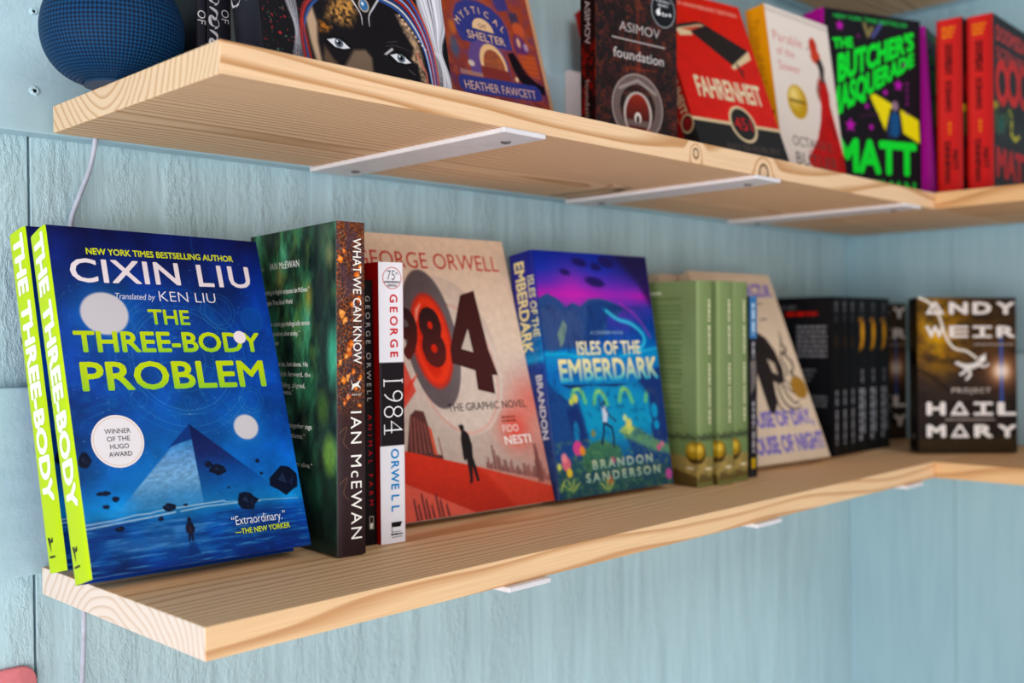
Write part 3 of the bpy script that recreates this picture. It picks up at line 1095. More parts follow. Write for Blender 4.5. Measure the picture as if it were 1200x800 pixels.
# ---- dark green hardcover, spine out
def green_novel():
    W, T, H = 0.143, 0.0243, 0.25003
    B = Book('hardcover_book', W, T, H, True, GLOSS, '#2a3a30', '#3a2420', '#26382e', bulge=0.0012)
    A = Art(143, 250, 0.7, '#24382c')
    x, y = A.x, A.y
    n1, n2 = Noise(11), Noise(12)
    big = n1.fbm(x / 14, y / 26, 4)
    A.grad([(0.25, '#16221f'), (0.45, '#22392e'), (0.55, '#2f5a40'), (0.65, '#3c7a58'), (0.8, '#5aa07a')], big)
    A.mix(np.clip((n2.fbm(x / 9, y / 18, 3) - 0.55) * 4, 0, 1) * 0.6, '#5b7a3c')
    A.mix(np.clip((n2.fbm(x / 12 + 9, y / 24 + 5, 3) - 0.5) * 3, 0, 1) * 0.75, '#222a26')
    A.mix(np.clip((x - 96) / 24, 0, 1) * np.clip(1.25 - np.abs(x - 122) / 22, 0, 1) * 0.7, '#2c3331')
    A.mix(np.clip((y - 150) / 80, 0, 0.75), '#18241f')
    for cx, cy, rx, ry, c, a in ((100, 55, 5, 9, '#a29a44', 0.75), (52, 38, 6, 9, '#9a9a58', 0.7), (62, 24, 7, 8, '#5fb08a', 0.5), (138, 100, 8, 20, '#4fb692', 0.8), (128, 12, 10, 14, '#5a7a5e', 0.5), (133, 25, 5, 7, '#8a8f62', 0.7), (132, 175, 10, 14, '#7fae4c', 0.75), (122, 140, 8, 12, '#5c8a3a', 0.5), (85, 80, 7, 12, '#46703e', 0.6), (100, 128, 9, 12, '#2f6a48', 0.6), (75, 190, 6, 10, '#2f7a62', 0.5), (110, 205, 9, 14, '#2a5a42', 0.5), (40, 75, 9, 16, '#44a082', 0.5), (92, 160, 3, 6, '#8c7d4a', 0.4)):
        A.ell(cx, cy, rx, ry, c, a, soft=8)
    A.shade(n2.fbm(x / 2.0, y / 4.0, 3), 0.85, 1.12)
    A.mix(np.clip((x - 140.5) / 2, 0, 1) * 0.3, '#9aa39a')
    P = B.back
    P.art(A)
    c = '#d3d6cd'
    P.text('PRAISE FOR', 143 - 142, 30.6, 2.6, 24, '#aab0a6')
    P.text('IAN McEWAN', 143 - 107.5, 30.4, 5.6, 50, '#dcded6', 0.0)
    for t, x0, x1, yb in (('No one now writing in English surpasses Ian McEwan.”', 150, 41, 50.5), ('—Los Angeles Times Book World', 130, 69, 59), ('“He is among the most psychologically astute', 145, 40.5, 76.6), ('of our novelists alive today.”', 120, 57, 84.5), ('reviewer', 103, 92, 92.0),
                          ('as only he can be, but alone. His', 125, 43.8, 109), ('every plot click forward, the', 125, 39.9, 117), ('gears gliding, aligned,', 108, 48.3, 125.8), ('precise.”', 86, 68, 131.5), ('brings together saga', 92, 38, 157.5), ('and volumes.”', 86, 49, 165.5), ('writers alive.”', 80, 37.2, 187.5)):
        P.text(t, 143 - x0 if x0 < 143 else 0.8, yb, 3.8, (min(x0, 142) - x1), c, 0.015)
    A = Art(24.3, 250, 0.45, '#3a2624')
    x, y = A.x, A.y
    nz = Noise(21)
    A.grad([(0, '#5a3122'), (15, '#432824'), (110, '#3e2826'), (140, '#3b2828'), (180, '#37292c'), (250, '#2c1f21')])
    A.mix(np.clip((6 - x) / 6, 0, 1) * 0.3, '#5c545c')
    sp = nz(x * 1.1, y * 1.1)
    A.mix(np.clip((sp - 0.56) * 6, 0, 1) * np.clip((150 - y) / 20, 0.0, 1) * 0.75, '#a3542a')
    A.mix(np.clip((nz(x * 0.9 + 50, y * 0.9 + 9) - 0.7) * 7, 0, 1) * np.clip((150 - y) / 20, 0.06, 1) * 0.7, '#7a6a60')
    A.mix(np.clip((nz.fbm(x / 5, y / 9, 3) - 0.52) * 5, 0, 1) * np.clip((140 - y) / 20, 0, 1) * 0.6, '#4a3c4c')
    rr = random.Random(9)
    for cx, cy, s_ in ((3, 28, 4.5), (6, 22, 3), (18, 40, 4), (20, 34, 3), (4, 68, 4.5), (7, 74, 4), (10, 96, 5), (13, 92, 4), (8, 101, 3.6), (19, 58, 3), (5, 119, 4), (9, 116, 3.6), (14, 113, 3), (9, 132, 4), (6, 136, 3), (16, 125, 3), (13, 62, 2.5), (3, 105, 3), (20, 118, 3), (19, 138, 3)):
        n = 9
        P_ = [(cx + s_ * rr.uniform(0.25, 1.0) * math.cos(2 * math.pi * k / n), cy + s_ * rr.uniform(0.3, 1.2) * math.sin(2 * math.pi * k / n)) for k in range(n)]
        A.poly(P_, rr.choice(['#e27a2e', '#d9692a', '#e8944a', '#c65a2c']), 0.92)
        A.ell(cx, cy, s_ * 0.35, s_ * 0.3, '#f0b070', 0.6)
    for py in (14, 52, 83, 108, 158, 196):
        A.line([tuple(q) for q in spl([(2, py), (8, py - 4), (5, py + 7), (9, py + 12)], 5)], 0.4, '#c9926a', 0.5)
    S = B.spine
    S.art(A)
    S.stretch = 1.02
    S.text('WHAT WE CAN KNOW', 13.7, 11.9, 7.2, 94.8, '#f0ece6', 0.006, vert=True)
    S.text('IAN McEWAN', 11.2, 142.4, 9.2, 95.6, '#f2efe9', 0.003, vert=True)
    S.poly([(11.2, 118), (13, 122), (16.5, 121), (20, 118.5), (18, 122.2), (20.5, 125.5), (17, 123.6), (14.2, 124.2), (12, 127), (12.6, 123.4)], '#eee9e2')
    for i, ch in enumerate('a novel'):
        if ch != ' ':
            S.text(ch, 8.2 + i * 1.9, 130.6, 2.2, None, '#e6ded6', 0, 0.25)
    return B


green_novel().finish('hardcover with orange-flecked dark spine and blurred green back cover', (0.16043, 0.09404, 0, 1.46844, -0.01262, -0.007))


# ---- thin black paperback
def thin_black():
    B = Book('paperback_book', 0.120, 0.00987, 0.20837, False, PRINT, '#181314', '#171314', '#191415')
    S = B.spine
    xg, yg = np.meshgrid(np.linspace(0, 9.87, 8), np.linspace(0, 208.4, 4))
    S.mb.grid(S.fn(xg, yg, 0), srgb('#171314'))
    S.text('GEORGE ORWELL', 3.2, 12.4, 3.9, 83, '#b7b0ac', -0.01, vert=True)
    S.text('ANIMAL FARM', 3.4, 106, 3.7, 71.5, '#b3262c', -0.005, vert=True)
    S.poly([(3.0, 186), (7.2, 186), (7.2, 196.5), (3.0, 196.5)], '#8f8578')
    S.poly([(3.6, 187), (6.6, 187), (6.6, 191), (3.6, 191)], '#2a2422')
    S.poly([(3.6, 192), (6.6, 192), (5.2, 196), (3.6, 195)], '#d8d2c8')
    return B


thin_black().finish('thin black paperback between the orange-flecked spine and the white spine', (0.20326, 0.11509, 0, 1.4905, 0.00498, -0.0047))


# ---- white spined hardcover with red boards
def white_spine():
    B = Book('hardcover_book', 0.128, 0.02278, 0.22331, True, PRINT, '#b01218', '#ece9ee', '#a90f16', bulge=0.0008)
    A = Art(22.78, 223.3, 0.5, '#ebe8ee')
    A.poly([(-1, 79.5), (24, 79.5), (24, 145.7), (-1, 145.7)], '#211c1f')
    A.line([(1.2, 80), (1.2, 145)], 0.3, '#8d8890', 0.7)
    S = B.spine
    S.art(A)
    S.ringp(12.3, 12.5, 8.5, 0.55, '#c2343c')
    S.text('75', 7.6, 13.8, 7.2, 7.4, '#2c2a30', -0.012)
    S.text('th', 15.4, 9.6, 2.0, 2.6, '#2c2a30')
    S.text('ANNIVERSARY', 4.9, 16.6, 1.9, 14.6, '#3a383e', 0.03)
    S.text('EDITION', 8.0, 19.4, 1.9, 8.4, '#3a383e', 0.03)

    def spaced(t, y0, y1, xb, cap, col):
        for i, ch in enumerate(t):
            wl = letters(ch, 0.02)[0][:, 0].max() * cap
            S.text(ch, xb, y0 + 2.7 + (y1 - y0) * i / (len(t) - 1) - wl / 2, cap, wl, col, 0.02, vert=True)
    spaced('GEORGE', 26, 70.5, 9.8, 7.2, '#c5222a')
    spaced('ORWELL', 149.5, 193.2, 9.4, 7.4, '#2a86c6')
    S.text('1984', 3.4, 93.6, 17.4, 42, '#f3f1f2', -0.026, vert=True)
    for x0 in (3.2, 20.2):
        S.poly([(x0, 92.6), (x0 + 0.8, 92.6), (x0 + 0.8, 98.6 if x0 < 5 else 96.2), (x0, 98.6 if x0 < 5 else 96.2)], '#f3f1f2')
    S.poly([(3.2, 128.5), (4.0, 128.5), (4.0, 136.5), (3.2, 136.5)], '#f3f1f2')
    S.poly([(9.2, 206.6), (19.0, 206.6), (17.4, 210.4), (9.2, 210.4)], '#1d1a1c')
    S.poly([(9.2, 210.8), (9.8, 210.8), (9.8, 214.6), (9.2, 214.6)], '#8a868a')
    S.poly([(9.2, 214.0), (17.6, 214.0), (17.6, 214.5), (9.2, 214.5)], '#8a868a')
    S.dashes(8.6, 19.4, 215.6, 1.2, '#2c2a2c', 2)
    S.dashes(9.2, 18.6, 218.0, 0.8, '#98949a', 5)
    return B


white_spine().finish('white and black spine on a red hardcover, standing before the beige graphic novel', (0.21369, 0.10985, 0, 1.44637, 0.00197, 0.006))


# ---- beige graphic novel, face out
def graphic_novel():
    B = Book('hardcover_book', 0.1835, 0.0201, 0.26404, True, PRINT, '#d8c0ab', '#b3322c', '#c2b09c', bulge=0.0006)
    A = Art(183.5, 264, 0.8, '#d9bfa8')
    x, y = A.x, A.y
    nz = Noise(31)
    A.grad([(0, '#dcc1aa'), (60, '#dcc4b0'), (110, '#d3bfae'), (150, '#bfaea2'), (185, '#b7a79b'), (225, '#a8948a'), (264, '#b35a4c')])
    A.glow(178, 165, 26, '#d2695c', 0.75)
    A.glow(152, 192, 20, '#d4483c', 0.85)
    A.glow(185, 215, 22, '#b96a5e', 0.6)
    # pale halo, grey disc, red eye
    A.ell(92, 118, 56, 78, '#bdaaa0', 0.55, rot=-0.12, soft=1.2)
    A.ell(100, 128, 48, 66, '#d0c0b4', 0.55, rot=-0.12, soft=1.2)
    A.ring(96, 130, 46, 62, 1.4, '#cf7a6c', 0.5, rot=-0.12, soft=1.5)
    A.ell(72, 101, 30, 67, '#5c5052', 1, rot=-0.03, soft=1)
    A.mix(A.ell_m(72, 101, 30, 67, -0.03) * np.clip((x - 74) / 26, 0, 1) * 0.6, '#70686a')
    A.ell(72, 103, 23, 46, '#b0352c', 1, soft=2)
    A.ell(72, 103, 20, 42, '#d8402e', 1, soft=2)
    A.ell(70, 104, 13, 33, '#c63226', 1, soft=3)
    A.line([(58, 84), (61, 74), (66, 68)], [1, 3, 1], '#e8a08c', 0.9, 1.5)
    A.poly([(-5, 132), (30, 148), (50, 133), (32, 156), (0, 158)], '#d4483a', 1)
    A.poly([(-5, 100), (35, 118), (44, 150), (28, 165), (-5, 168)], '#c83f33', 0.85)
    # left blocks
    m = A.poly_m([(22, 206), (32, 172), (39, 167), (48, 169), (50, 181), (52, 186), (54, 208), (60, 210), (60, 218), (22, 208)])
    A.mix(m, '#54302e')
    for k in range(6):
        A.line([(27 + k * 5, 206), (33 + k * 3.3, 172 + k * 2)], 1.1, '#9c5a4e', 0.8)
    A.poly([(50, 183), (53, 185), (55, 210), (51, 208)], '#c4553f', 0.9)
    A.line([(60, 212), (59, 194)], 1.0, '#6a3a38')
    # city at right
    rr = random.Random(4)
    for k in range(34):
        bx = 108 + k * 2.3
        hh = rr.uniform(3, 13) + (22 * math.exp(-((bx - 171) / 4) ** 2)) + (14 * math.exp(-((bx - 119) / 3.5) ** 2))
        by = 224 + (bx - 100) * 0.25
        A.poly([(bx, by), (bx + 0.2, by - hh), (bx + 1.8, by - hh - 1), (bx + 2.2, by)], rr.choice(['#5d3835', '#744441', '#85504a']), 0.85)
    A.poly([(168, 245), (170, 208), (173.5, 207), (175.5, 245)], '#6f403c', 0.8)
    # road and ground
    A.poly([(-5, 199), (21, 203), (96, 223), (190, 252), (190, 270), (-5, 270)], '#c23a2c', 1)
    A.mix(A.poly_m([(-5, 199), (21, 203), (96, 223), (190, 252), (190, 270), (-5, 270)]) * np.clip((y - 205) / 60, 0, 1) * 0.65, '#8e2a24')
    A.mix(A.poly_m([(100, 224), (190, 250), (190, 270), (140, 270)], 6) * 0.35, '#cf5540')
    A.poly([(-5, 222), (15, 231), (84, 263), (84, 270), (-5, 270)], '#c4584a', 1)
    for bx, hh in ((20, 16), (24, 11), (29, 20), (33, 15), (38, 9), (44, 18), (48, 13), (54, 8)):
        A.poly([(bx, 264), (bx - 0.5, 262 - hh), (bx + 1.5, 260 - hh), (bx + 3, 264)], '#5a2c2c', 0.8)
    # figure
    A.ell(87.4, 186.4, 2.7, 3.2, '#1c1718')
    A.poly([(84, 184), (90.5, 184.4), (90, 185.8), (84, 185.4)], '#1c1718')
    A.poly([(86, 189), (90.5, 189), (94, 193), (95.6, 203), (94, 214), (95.5, 222), (96.5, 234), (97.5, 236.5), (93.5, 236.5), (91.5, 222), (89.6, 234), (88, 237.5), (84.5, 237.5), (86.4, 233), (86.5, 215), (84.4, 217), (83, 215), (83.8, 197)], '#1f191a')
    A.shade(nz.fbm(x / 4, y / 4, 3), 1.02, 1.13)
    P = B.front
    P.art(A)
    P.text('GEORGE ORWELL', 4, 32.6, 15.6, 168, '#c8382c', -0.002)
    dark = [(0, '#5c211e'), (1, '#2e1b1c')]
    P.poly([(14, 82), (24, 74), (29, 74), (29, 128), (20, 126), (20, 84), (14, 90)], '#3a1c1c')
    P.text('9', 33, 121, 50, 25, '#2f1c1d', 0.05, grad=dark)
    P.text('8', 59.5, 128.6, 57.5, 27, '#2a1a1b', 0.05, grad=dark)
    P.poly([(115.8, 58.2), (133.6, 53.3), (137.5, 112), (143.5, 138.4), (136.5, 137.8), (135.5, 156.5), (115.2, 151.6), (116.5, 133.0), (90.7, 125.3), (91.5, 111.4)], '#43201f')
    P.poly([(117.0, 92.0), (118.2, 115.0), (104.8, 111.6)], '#cfbfb2')
    P.text('THE GRAPHIC NOVEL', 76, 170.9, 7.2, 95.5, '#231c1c', 0.0)
    P.dashes(137.5, 155, 178.6, 2.0, '#8c3a32', 6)
    P.dashes(137, 154.5, 182.2, 2.0, '#8c3a32', 7)
    P.text('FIDO', 136, 193.9, 6.6, 19.6, '#f0e2da', 0.0)
    P.text('NESTI', 135.6, 206.0, 8.4, 33, '#f4e9e2', 0.02)
    return B


graphic_novel().finish('beige and red graphic novel facing out, with a grey and red eye', (0.25944, 0.16289, 0, -0.06488, 0.2844, -0.00284))


# ---- night-blue fantasy hardcover, face out
def fantasy_book():
    W, T, H = 0.16856, 0.03442, 0.24563
    B = Book('hardcover_book', W, T, H, True, GLOSS, '#123a8a', '#1c2f80', '#14306e', bulge=0.0028)
    A = Art(168.6, 245.6, 0.85, '#1a3f9a')
    x, y = A.x, A.y
    n1, n2 = Noise(41), Noise(42)
    A.grad([(0, '#1a2a94'), (18, '#2636ac'), (32, '#5a34b4'), (44, '#b432b0'), (56, '#3a3a9c'), (75, '#1c3f92'), (95, '#1a5aa8'), (108, '#1f86c0'), (125, '#1a6ab4'), (150, '#1c76b0'), (175, '#2086b4'), (200, '#1c5f96'), (225, '#1a4070'), (245.6, '#152c58')])
    A.mix(np.clip((x - 95) / 45, 0, 1) * np.clip((40 - y) / 30, 0, 1) * 0.85, '#1a1448')
    A.glow(50, 44, 26, '#d63ab8', 0.6)
    A.glow(118, 55, 28, '#7a34b8', 0.5)
    for px, py, rx, ry in ((64, 10, 11, 4), (42, 21, 7, 3), (84, 30, 14, 5), (88, 14, 8, 4), (104, 8, 12, 6)):
        A.ell(px, py, rx, ry, '#1a1250', 0.85, 0.15, soft=2.5)
    A.poly([(112, 0), (170, 0), (170, 60), (150, 30), (128, 10)], '#1b1240', 0.8, 8)
    # ridge
    A.poly([(-2, 50), (14, 43), (28, 49), (38, 57), (48, 52), (58, 56), (72, 48), (88, 47), (104, 50), (122, 58), (112, 66), (96, 64), (92, 84), (60, 98), (-2, 100)], '#2a4a80', 0.95, 1.5)
    A.poly([(0, 60), (20, 54), (34, 62), (50, 60), (60, 74), (56, 100), (30, 96), (8, 104)], '#42507e', 0.6, 5)
    A.poly([(22, 84), (32, 70), (36, 76), (30, 92), (24, 98)], '#7f9a82', 0.8, 2)
    A.poly([(70, 52), (90, 50), (118, 54), (122, 60), (104, 62), (92, 72), (80, 90), (60, 98)], '#1c3a78', 0.8, 3)
    A.mix(np.clip((n1.fbm(x / 5, y / 8, 4) - 0.5) * 4, 0, 1) * (y > 55) * (y < 105) * 0.4, '#1a2a5e')
    # glowing river
    A.line([tuple(q) for q in spl([(92, 58), (108, 68), (130, 72), (148, 82), (152, 92), (140, 102), (168, 104)], 6)], [2 + 0.13 * k for k in range(37)], '#1f8cc4', 0.6, 5)
    A.line([tuple(q) for q in spl([(96, 60), (112, 69), (132, 74), (147, 84), (149, 94), (138, 103)], 6)], 3.4, '#49c0dc', 0.9, 2)
    A.line([(118, 52), (134, 60), (148, 72), (160, 88)], 1.6, '#c03fae', 0.7, 2)
    A.line([(0, 104), (30, 104), (60, 110)], 3.4, '#35b4dc', 0.75, 3)
    A.line([(110, 108), (168, 100)], 2, '#4cc4e0', 0.7, 2)
    # arches in the lower picture
    A.mix(A.ell_m(90, 165, 70, 34, 0, 20) * 0.5, '#25a0c4')
    for px, py in ((40, 139), (71, 143), (109, 142), (149, 144)):
        A.line([tuple(q) for q in spl([(px - 9, py + 12), (px - 5, py + 2), (px, py), (px + 6, py + 4), (px + 10, py + 14)], 5)], 5, '#7fc86a', 0.75, 3)
        A.line([tuple(q) for q in spl([(px - 4, py + 2), (px, py), (px + 5, py + 4)], 5)], 2, '#b6dc72', 0.7, 2)
    A.poly([(0, 130), (10, 140), (24, 150), (40, 150), (46, 172), (50, 196), (44, 210), (20, 216), (0, 226)], '#23407c', 0.92, 4)
    A.poly([(22, 160), (38, 156), (44, 178), (46, 194), (34, 196), (26, 180)], '#1c2c66', 0.8, 4)
    A.ell(33, 182, 4, 10, '#2c8fc0', 0.8, soft=2)
    A.poly([(128, 130), (146, 150), (144, 200), (170, 214), (170, 120)], '#232f6c', 0.9, 4)
    for px, py, rx, ry in ((152, 167, 5, 8), (153, 182, 4, 5), (144, 176, 2.5, 4)):
        A.ell(px, py, rx, ry, '#2a9cc8', 0.9, soft=1.5)
    A.poly([(94, 186), (106, 178), (120, 182), (146, 196), (170, 204), (170, 216), (140, 212), (108, 196)], '#5e8a68', 0.9, 2.5)
    A.poly([(94, 185), (108, 178), (118, 184), (108, 190)], '#b9cc6a', 0.9, 2)
    A.poly([(104, 192), (140, 208), (168, 214), (168, 236), (120, 236), (112, 214)], '#1c3672', 0.85, 4)
    A.poly([(36, 205), (50, 195), (66, 192), (92, 200), (94, 212), (70, 222), (40, 222)], '#3c6a4e', 0.95, 3)
    A.poly([(0, 216), (30, 208), (60, 216), (110, 218), (168, 226), (168, 246), (0, 246)], '#2c5046', 0.7, 6)
    A.mix(np.clip((n2.fbm(x / 4, y / 4, 4) - 0.5) * 4, 0, 1) * (y > 190) * 0.5, '#6f9a52')
    A.mix(np.clip((n2.fbm(x / 5 + 20, y / 5, 4) - 0.55) * 4, 0, 1) * (y > 120) * 0.4, '#152a5a')
    # flowers and leaves
    for px, py, r_, c in ((32, 198, 6.5, '#d94a86'), (38, 201, 4, '#e88a3a'), (14, 212, 6, '#e06a7a'), (17, 221, 4, '#e8c042'), (12, 206, 4, '#e88a92'), (36, 149, 4, '#d8d05a'), (30, 152, 3, '#c9d45a'), (110, 178, 4.5, '#e0cc6a'), (105, 172, 3, '#d8dc8a'), (72, 233, 4, '#e06a32'), (163, 235, 5, '#c04f96'), (152, 206, 3, '#d0508a'), (158, 203, 2.5, '#e0709a'), (80, 214, 3, '#c04a7a'), (56, 185, 3, '#8a7a3a'), (4, 214, 3, '#d8d862')):
        A.ell(px, py, r_, r_ * 1.15, c, 0.92, soft=2)
    for px, py, n in ((18, 240, 9), (68, 244, 7), (2, 238, 5)):
        for k in range(n):
            t = math.pi * (0.12 + 0.76 * k / (n - 1))
            A.line([(px, py), (px + 10 * math.cos(t), py - 10 * math.sin(t)), (px + 17 * math.cos(t), py - 15 * math.sin(t))], [2.4, 2.2, 0.4], '#a2b05e' if k % 2 else '#3f6a4a', 0.9)
    # running man
    A.ell(76, 155, 2, 2.4, '#22284c')
    A.poly([(72.5, 159), (77.5, 158.5), (80, 166), (77, 176), (72, 176)], '#c7cfe0', 1)
    A.line([(75, 160), (71, 156), (70, 150)], 2, '#2a3058', 1)
    A.line([(78, 162), (84, 170), (91, 174)], 1.8, '#2a3058', 1)
    A.line([(73, 176), (71, 186), (67, 196)], 3, '#1c2248', 1)
    A.line([(75, 176), (84, 181), (85, 190), (84, 200)], 2.8, '#1c2248', 1)
    A.line([(0.8, 0), (0.8, 246)], 2, '#1a2c74', 0.5, 2)
    P = B.front
    P.art(A)
    P.text('A COSMERE NOVEL', 68.8, 84.6, 3.2, 49.5, '#8fb0c8', 0.0)
    st = [(0, '#c9d0b0'), (0.5, '#e9e0b4'), (1, '#efe6c0')]
    P.text('ISLES OF THE', 46.5, 106, 14.2, 95, '#ece2b8', 0.025, grad=st)
    st = [(0, '#2a9cc4'), (0.3, '#8cc6b8'), (0.6, '#dfd9a0'), (1, '#eee0a8')]
    P.text('EMBERDARK', 18.4, 133, 23.4, 147, '#ece0a8', 0.03, grad=st)
    P.poly([(19, 135), (166, 137.5), (150, 138.6), (120, 136.8), (96, 139.4), (60, 136.6), (30, 139)], '#1c3468')
    st = [(0, '#7fa49c'), (1, '#b9bf9e')]
    P.text('BRANDON', 49.6, 220.8, 9.2, 90, '#b0bca2', 0.03, grad=st)
    P.text('SANDERSON', 38.4, 232.8, 9.0, 111, '#a4b4a4', 0.03, grad=st)
    A = Art(34.4, 245.6, 0.8, '#24348c')
    x, y = A.x, A.y
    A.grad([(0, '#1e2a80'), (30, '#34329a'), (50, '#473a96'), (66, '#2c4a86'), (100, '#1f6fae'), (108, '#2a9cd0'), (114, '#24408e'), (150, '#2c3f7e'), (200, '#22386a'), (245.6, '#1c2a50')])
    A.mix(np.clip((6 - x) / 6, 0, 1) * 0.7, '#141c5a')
    A.mix(np.clip((n1.fbm(x / 6, y / 9, 4) - 0.5) * 4, 0, 1) * (y > 60) * 0.5, '#3d4f86')
    for k in range(5):
        A.line([tuple(q) for q in spl([(30, 70 + k * 9), (24, 74 + k * 9), (28, 80 + k * 9), (33, 78 + k * 9)], 6)], 0.6, '#6f8cc8', 0.6)
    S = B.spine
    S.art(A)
    S.text('EMBERDARK', 8.6, 9, 14.6, 92, '#e8dfa6', 0.03, vert=True)
    S.text('ISLES OF THE', 26.0, 25, 7.6, 61, '#d6d6a6', 0.02, vert=True)
    S.text('BRANDON', 22.6, 123.4, 8.2, 63, '#c4cbd4', 0.03, vert=True)
    return B


fantasy_book().finish('night-blue hardcover facing out, its fantasy island scene beside the olive green spines', (0.4463, 0.1612, 0, -0.06657, 0.14926, -0.00219))


# ---- olive green hardcovers, spines out (three)
def olive_book():
    W, T, H = 0.138, 0.0262, 0.22070
    B = Book('hardcover_book', W, T, H, True, PRINT, '#728258', '#78895e', '#728258', bulge=0.0016)
    nz = Noise(51)

    def foot(A, ox, w):
        x, y = A.x, A.y
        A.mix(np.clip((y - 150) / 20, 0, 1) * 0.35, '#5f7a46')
        for k in range(9):
            px = ox + k * w / 8
            A.line([(px - 6, 172), (px, 165 + (k % 3) * 2), (px + 5, 169), (px + 9, 163)], [0.8, 2.2, 1.6, 0.4], '#3a4030', 0.75, 1.5)
        A.poly([(ox - 10, 224), (ox - 10, 192), (ox + w * 0.2, 186), (ox + w * 0.8, 190), (ox + w + 10, 198), (ox + w + 10, 224)], '#8f7a4a', 0.9, 4)
        A.mix(np.clip((nz.fbm(x / 6, y / 5, 3) - 0.45) * 4, 0, 1) * (y > 190) * 0.6, '#b89a5a')
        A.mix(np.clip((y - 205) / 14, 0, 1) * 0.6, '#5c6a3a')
    A = Art(138, 220.7, 1.1, '#839e5b')
    A.grad([(0, '#728459'), (120, '#788a5f'), (220, '#68784f')])
    A.shade(nz.fbm(A.x / 20, A.y / 30, 3), 0.93, 1.06)
    foot(A, 95, 40)
    A.ell(135, 184.5, 13, 11.5, '#3e2e16', 1, soft=2)
    A.ell(132, 182, 10, 9, '#a8862e', 0.9, soft=4)
    A.ell(131, 180, 5, 4, '#d8b850', 0.8, soft=3)
    A.poly([(100, 224), (104, 203), (124, 207), (138, 210), (138, 224)], '#4a3420', 0.7, 3)
    A.ell(128, 201, 6, 1.6, '#e0d6b8', 0.8, soft=1.5)
    P = B.back
    P.art(A)
    P.dashes(62, 88, 11.0, 3.0, '#d4d8c0', 1)
    r = random.Random(3)
    yy = 18
    for k in range(26):
        if k in (1, 5, 9, 14, 18, 22): yy += 3.2
        P.dashes(62 if k % 5 else 68, 119 - r.uniform(0, 4), yy, 1.7, '#4f6a3a', 10 + k)
        yy += 4.6
    A = Art(26.2, 220.7, 0.8, '#88a260')
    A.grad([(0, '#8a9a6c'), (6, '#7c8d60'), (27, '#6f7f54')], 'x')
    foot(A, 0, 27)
    A.ell(1, 184.5, 11.5, 11.5, '#3e2e16', 1, soft=2)
    A.ell(2.0, 182, 9, 9, '#a8862e', 0.95, soft=4)
    A.ell(2.5, 180, 4.5, 4, '#d8b850', 0.85, soft=3)
    A.ell(17, 202, 6, 1.5, '#e6dcc0', 0.85, soft=1.5)
    A.poly([(0, 216), (4, 206), (20, 211), (27, 206), (27, 216)], '#4e3c24', 0.6, 3)
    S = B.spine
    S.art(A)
    for a, b, sd in ((20, 44, 1), (48, 79, 2), (89, 112, 3), (115, 136, 4), (139, 154, 5)):
        S.dashes(a, b, 17.6, 2.6, '#ddd8b4', sd, vert=True)
    return B


g = 'three olive green hardcovers'
ol = olive_book().finish('olive green hardcover, its printed back cover showing, leftmost of its row of three', (0.6296, 0.0976, 0, 1.466, 0.0, 0.006), g)
again(ol, (0.6575, 0.0905, 0, 1.4676, 0.0, 0.006), 'olive green spine in the middle of its row of three', g)
again(ol, (0.6903, 0.09232, 0, 1.4703, 0.0, 0.006), 'olive green spine touching the thin blue-topped paperback', g)


# ---- thin blue and black paperback
def blue_topped():
    B = Book('paperback_book', 0.120, 0.01426, 0.20569, False, PRINT, '#1d1d22', '#1b1a1f', '#1d1d22')
    A = Art(14.3, 205.7, 0.8, '#1c1a1e')
    A.poly([(-1, -1), (16, -1), (16, 48), (-1, 48)], '#356aa0', 1)
    A.mix((A.y < 48) * 0.4 * Noise(5)(A.x / 2, A.y / 2), '#7fa4c8')
    A.poly([(2, 74), (12, 72), (12, 100), (2, 112)], '#9a8f86', 0.8, 3)
    A.mix(np.clip((Noise(6).fbm(A.x / 4, A.y / 5, 3) - 0.5) * 4, 0, 1) * (A.y > 48) * 0.5, '#4a4650')
    A.poly([(3, 184), (11, 184), (11, 196), (3, 196)], '#c4a22e', 1, 1)
    S = B.spine
    S.art(A)
    for a, b, sd in ((8, 26, 1), (29, 44, 2)):
        S.dashes(a, b, 4.5, 5, '#b9cfe4', sd, vert=True)
    for a, b, sd in ((52, 70, 3), (120, 150, 4), (154, 178, 5)):
        S.dashes(a, b, 4.8, 4.4, '#a8a4aa', sd, vert=True)
    return B


blue_topped().finish('thin black paperback with a blue top to its spine, after the olive green books', (0.73215, 0.09683, 0, 1.52008, -0.0008, 0.008))


